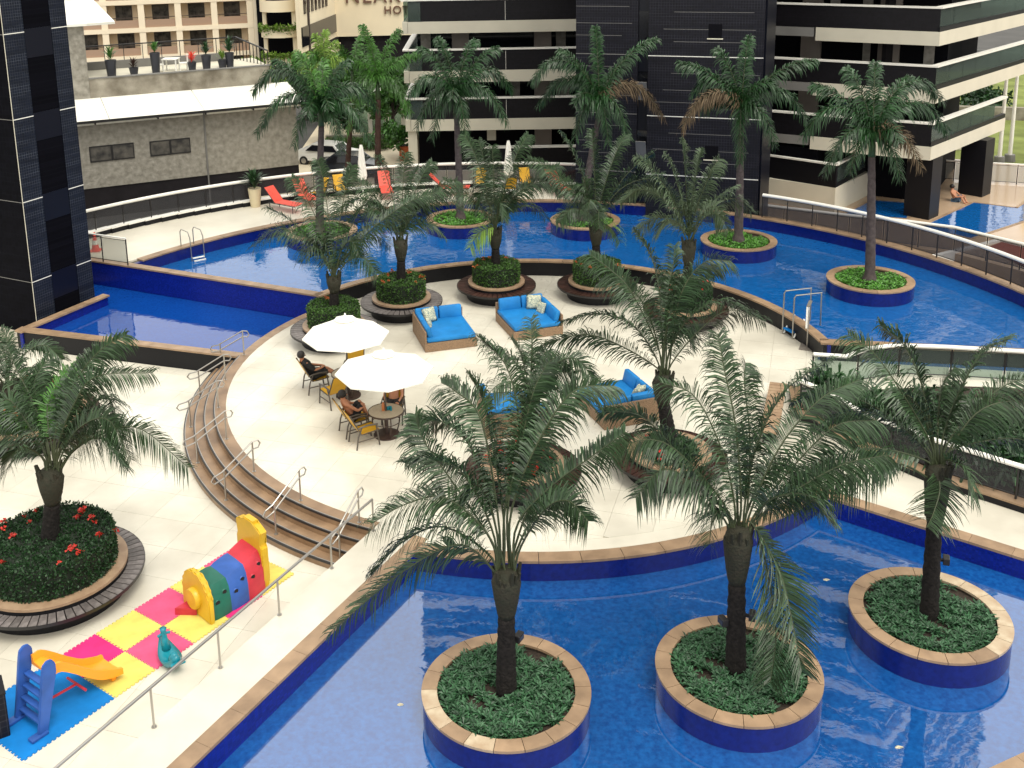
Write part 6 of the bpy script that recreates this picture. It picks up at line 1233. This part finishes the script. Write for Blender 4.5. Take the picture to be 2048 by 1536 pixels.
# parked cars in the street
def car(label, p, rz, paint):
    t = thing('parked_car', label, 'car', p, rz, 'cars parked in the street'); b = mb(paint); W_ = .88
    prof = [(-2.1, .35), (-2.15, .75), (-1.9, .92), (-1.35, .98), (-.85, 1.42), (.75, 1.45), (1.35, 1.02), (1.95, .92), (2.12, .70), (2.1, .35)]
    rows = [[b.b.verts.new((x * (1 if z < 1 else .84), y, z)) for y, z in prof] for x in (-W_, -W_ * .6, W_ * .6, W_)]
    for i in range(3):
        for k in range(len(prof) - 1): b._f([rows[i][k], rows[i][k + 1], rows[i + 1][k + 1], rows[i + 1][k]])
    b._f(rows[0]); b._f(rows[-1][::-1]); b.build('body', t, smooth=True)
    mb('dark_glass').quad((-.66, -1.32, 1.01), (.66, -1.32, 1.01), (.6, -.88, 1.41), (-.6, -.88, 1.41)).build('rear_window', t); mb('dark_glass').quad((-.66, 1.34, 1.05), (.66, 1.34, 1.05), (.6, .8, 1.44), (-.6, .8, 1.44)).build('windscreen', t)
    for s in (-1, 1):
        mb('dark_glass').quad((s * .885, -1.2, 1.0), (s * .885, 1.15, 1.0), (s * .76, .7, 1.38), (s * .76, -.8, 1.38)).build('side_window', t)
        for y in (-1.3, 1.3):
            w_ = mb('tyre'); w_.lathe([(.18, -.1), (.31, -.1), (.31, .1), (.18, .1)], 18); w_.b.transform(Matrix.Translation((s * .80, y, .31)) @ Matrix.Rotation(R(90), 4, 'Y')); wo_ = w_.build('wheel', t)
            w_ = mb('metal'); w_.lathe([(0, .105 * s), (.18, .10 * s)], 14); w_.b.transform(Matrix.Translation((s * .80, y, .31)) @ Matrix.Rotation(R(90), 4, 'Y')); w_.build('rim', wo_)
        mb('rail_white').box((s * .6, 2.08, .72), (.35, .08, .14)).build('headlight', t); mb('cone_red').box((s * .65, -2.1, .78), (.3, .08, .14)).build('tail_light', t)
car('white car behind the far railing, partly hidden by a tall palm', (-9.6, 70.5, -2.3), R(70), 'car_white'); car('dark car in front of the white car behind the far railing', (-7.9, 67.2, -2.3), R(80), 'car_dark')

# ================================================================== background trees, shrubs
def leafball(label, name, p, rx, rz_, n, lm, trunk=1.5, ln=.35, group=None, cat='tree'):
    t = thing(name, label, cat, p, 0, group); cl = [(Vector((random.gauss(0, rx * .45), random.gauss(0, rx * .4), trunk + rz_ * random.uniform(.1, 1.7))), rx * random.uniform(.3, .55)) for _ in range(14)]
    b = mb(lm)
    def pl():
        c, r = random.choice(cl); d = Vector((random.gauss(0, 1), random.gauss(0, 1), random.gauss(0, 1))).normalized(); return c + d * r * random.uniform(.6, 1), d
    leafy(b, n, pl, ln, ln * .42, .5); b.build('crown', t)
    if trunk > .3:
        tb = mb('trunk_grey'); tb.tube([(0, 0, 0), (.05, 0, trunk), (0, .05, trunk + rz_ * .5)], rx * .09, 7, r2=rx * .05)
        for c, r in cl[:6]: tb.tube([(.03, 0, trunk * .8), c], rx * .04, 5, r2=rx * .015)
        tb.build('trunk', t, smooth=True)
for lb, p, rx, rz_, n, lm in (('light green tree left of the sign building', (-13.2, 86, -2.3), 2.3, 1.7, 2600, 'fox_light'), ('broad light green tree below the sign wall', (-9.4, 84, -2.3), 2.2, 1.9, 2600, 'fox_light'), ('light green tree beside the balcony block', (-5.9, 80, -2.3), 1.8, 2.0, 2400, 'fox_light'), ('low bright tree below the round balconies', (-17.5, 92, -2.3), 2.2, 1.0, 2200, 'frond_lime'), ('dark green bushy tree over the parked cars', (-9.6, 77, -2.3), 1.8, .9, 2200, 'fox')):
    leafball(lb, 'street_tree', p, rx, rz_, n, lm, 1.6, .5, 'street trees behind the terrace')
t = thing('garden_wall', 'low stone wall and clipped hedge beside the driveway', 'wall', (-8, 75, -2.3)); mb('plaster_stain').box((0, 0, .5), (4.5, .4, 1.0)).build('wall', t); b = mb('hedge'); leafy(b, 1800, lambda: ((random.uniform(-2.2, 2.2), random.uniform(-1.2, -.3), random.uniform(.1, .9)), (0, -.5, 1)), .22, .1); b.build('hedge', t)
leafball('green shrub in an orange planter beside the balcony block', 'potted_tree', (-5.0, 71.5, -1.6), 1.0, .55, 1100, 'fox_light', .5, .4, None, 'potted tree')
t = thing('orange_planter', 'orange planter box beside the balcony block', 'planter', (-4.2, 71.2, -2.3)); mb('terracotta').box((0, 0, .5), (1.3, 1.0, 1.0), bev=.03).build('box', t); mb('soil').box((0, 0, 1.0), (1.1, .8, .02)).build('soil', t)
t = thing('entrance_pavilion', 'white entrance pavilion with green glass beyond the far railing', 'pavilion', (-7.0, 82, -2.3)); mb('roof_white').box((0, 0, 2.9), (4.2, 3.4, .3)).build('roof', t)
for x in (-1.9, -.6, .6, 1.9): mb('roof_white').box((x, -1.5, 1.38), (.3, .3, 2.75)).build('column', t)
for x in (-1.25, 0, 1.25): mb('glass_green').box((x, -1.45, 1.3), (.95, .04, 2.5)).build('glass_door', t)

# garden right of the round deck
kp = [(9.3, 29.6), (9.0, 28.0), (9.55, 27.2), (9.95, 26.1), (11.15, 24.5), (12.8, 22.98), (15.5, 20.8)]
gk = mb('granite')
for a, b_ in zip(kp[:-1], kp[1:]):
    L = math.hypot(b_[0] - a[0], b_[1] - a[1]); n_ = (-(b_[1] - a[1]) / L, (b_[0] - a[0]) / L); gk.prism([(a[0] - n_[0] * .15, a[1] - n_[1] * .15), (b_[0] - n_[0] * .15, b_[1] - n_[1] * .15), (b_[0] + n_[0] * .15, b_[1] + n_[1] * .15), (a[0] + n_[0] * .15, a[1] + n_[1] * .15)], -.3, .16)
    stones_line((a[0] - n_[0] * .17, a[1] - n_[1] * .17), (b_[0] - n_[0] * .17, b_[1] - n_[1] * .17), .34, 1.2, .21, th=.048)
struct(gk.build('garden_kerb')); struct(mb('soil').prism([(9.4, 29.4), (9.2, 28.1), (10.1, 26.2), (11.3, 24.7), (13, 23.1), (20, 20), (22, 28.6), (14, 29.7)], -.2, .05).build('garden_soil'))
sh = None; sp_ = []
for i in range(400):
    x = random.uniform(9.4, 19.5); y = random.uniform(21.5, 29.3)
    if (x - 9.6) * .80 + (y - 27.4) * .60 < .25 or x > 9.5 + (30 - y) * 1.9 or (x < 9.9 and y < 28.4) or any((x - a) ** 2 + (y - b) ** 2 < .55 for a, b in sp_): continue
    sp_.append((x, y))
sp_ = sp_[:70]
def shrub(ln, n, lm):
    b = mb(lm)
    for k in range(n):
        a = random.uniform(0, 6.283); el = random.uniform(.2, 1.4); l = ln * random.uniform(.5, 1.1); d = Vector((math.cos(a) * math.cos(el), math.sin(a) * math.cos(el), math.sin(el))); s = Vector((-math.sin(a), math.cos(a), 0)) * .035; q = Vector((random.gauss(0, .18), random.gauss(0, .18), random.uniform(0, .35)))
        m_ = q + d * l * .55; b._f([b.b.verts.new(x) for x in (q, m_ + s, q + d * l + Vector((0, 0, -l * .35)), m_ - s)])
    return b.mesh('foliage')
shm = [shrub(.75, 170, 'fox'), shrub(.6, 190, 'hedge_dark'), shrub(.85, 150, 'fox')]; stm = mb('trunk_grey').tube([(0, 0, -.1), (0, 0, .4)], .03, 6).mesh('stem')
for i, (x, y) in enumerate(sp_):
    t = thing('garden_shrub', 'dark green leafy shrub in the railed garden right of the round deck', 'shrub', (x, y, .05), random.uniform(0, 6), 'shrubs in the railed garden'); link('foliage', shm[i % 3], t); link('stem', stm, t); t.scale = (1.25, 1.25, random.uniform(.8, 1.3))

# street at the far right
for lb, p, h in (('white lamp post beyond the right pillars', (33.0, 66.4, -2.24), 6.5), ('second white lamp post beyond the right pillars', (33.9, 66.9, -2.24), 6.3)):
    t = thing('lamp_post', lb, 'lamp post', p, 0, 'white lamp posts by the street'); mb('rail_white').tube([(0, 0, 0), (0, 0, h)], .13, 10, r2=.09).build('pole', t, smooth=True); mb('concrete_grey').lathe([(.35, 0), (.30, .5), (0, .5)], 14).build('base', t); mb('frame_grey').box((0, -.3, h), (.25, .9, .12)).build('lamp_head', t)
t = thing('utility_pole', 'grey concrete utility pole at the right edge', 'pole', (34.3, 64.5, -2.24)); mb('concrete_grey').tube([(0, 0, 0), (0, 0, 9)], .22, 10, r2=.16).build('shaft', t, smooth=True); mb('frame_grey').box((0, 0, 1.2), (.5, .4, .8)).build('meter_box', t)
leafball('green bush at the street edge on the far right', 'street_bush', (36.2, 66, -2.24), 1.0, .5, 900, 'fox_light', .2, .35, None, 'bush'); leafball('dark red and green bush behind the lawn at the far right', 'street_bush', (40, 84, -2.24), 2.0, .8, 1400, 'fox', .2, .5, None, 'bush')
t = thing('white_slab', 'white stone slab lying on the lawn beyond the right pillars', 'slab', (31.3, 71, -2.2)); mb('concrete_white').box((0, 0, .1), (2.6, 1.8, .2), .3, .03).build('slab', t)
t = thing('lawn_wall', 'low grey stone wall behind the lawn at the far right', 'wall', (41, 80, -2.24)); mb('plaster_stain').box((0, 0, .5), (9, .4, 1.0), R(-15)).build('wall', t)
t = thing('yellow_sign', 'bright yellow panel at the right edge beside the balconies', 'sign', (33.2, 62.8, .9)); mb('yellow_paint').box((0, 0, 1.6), (.8, .1, 1.9), R(20)).build('panel', t); mb('frame_grey').tube([(0, .1, -3.1), (0, .1, 2.4)], .05, 8).build('post', t)
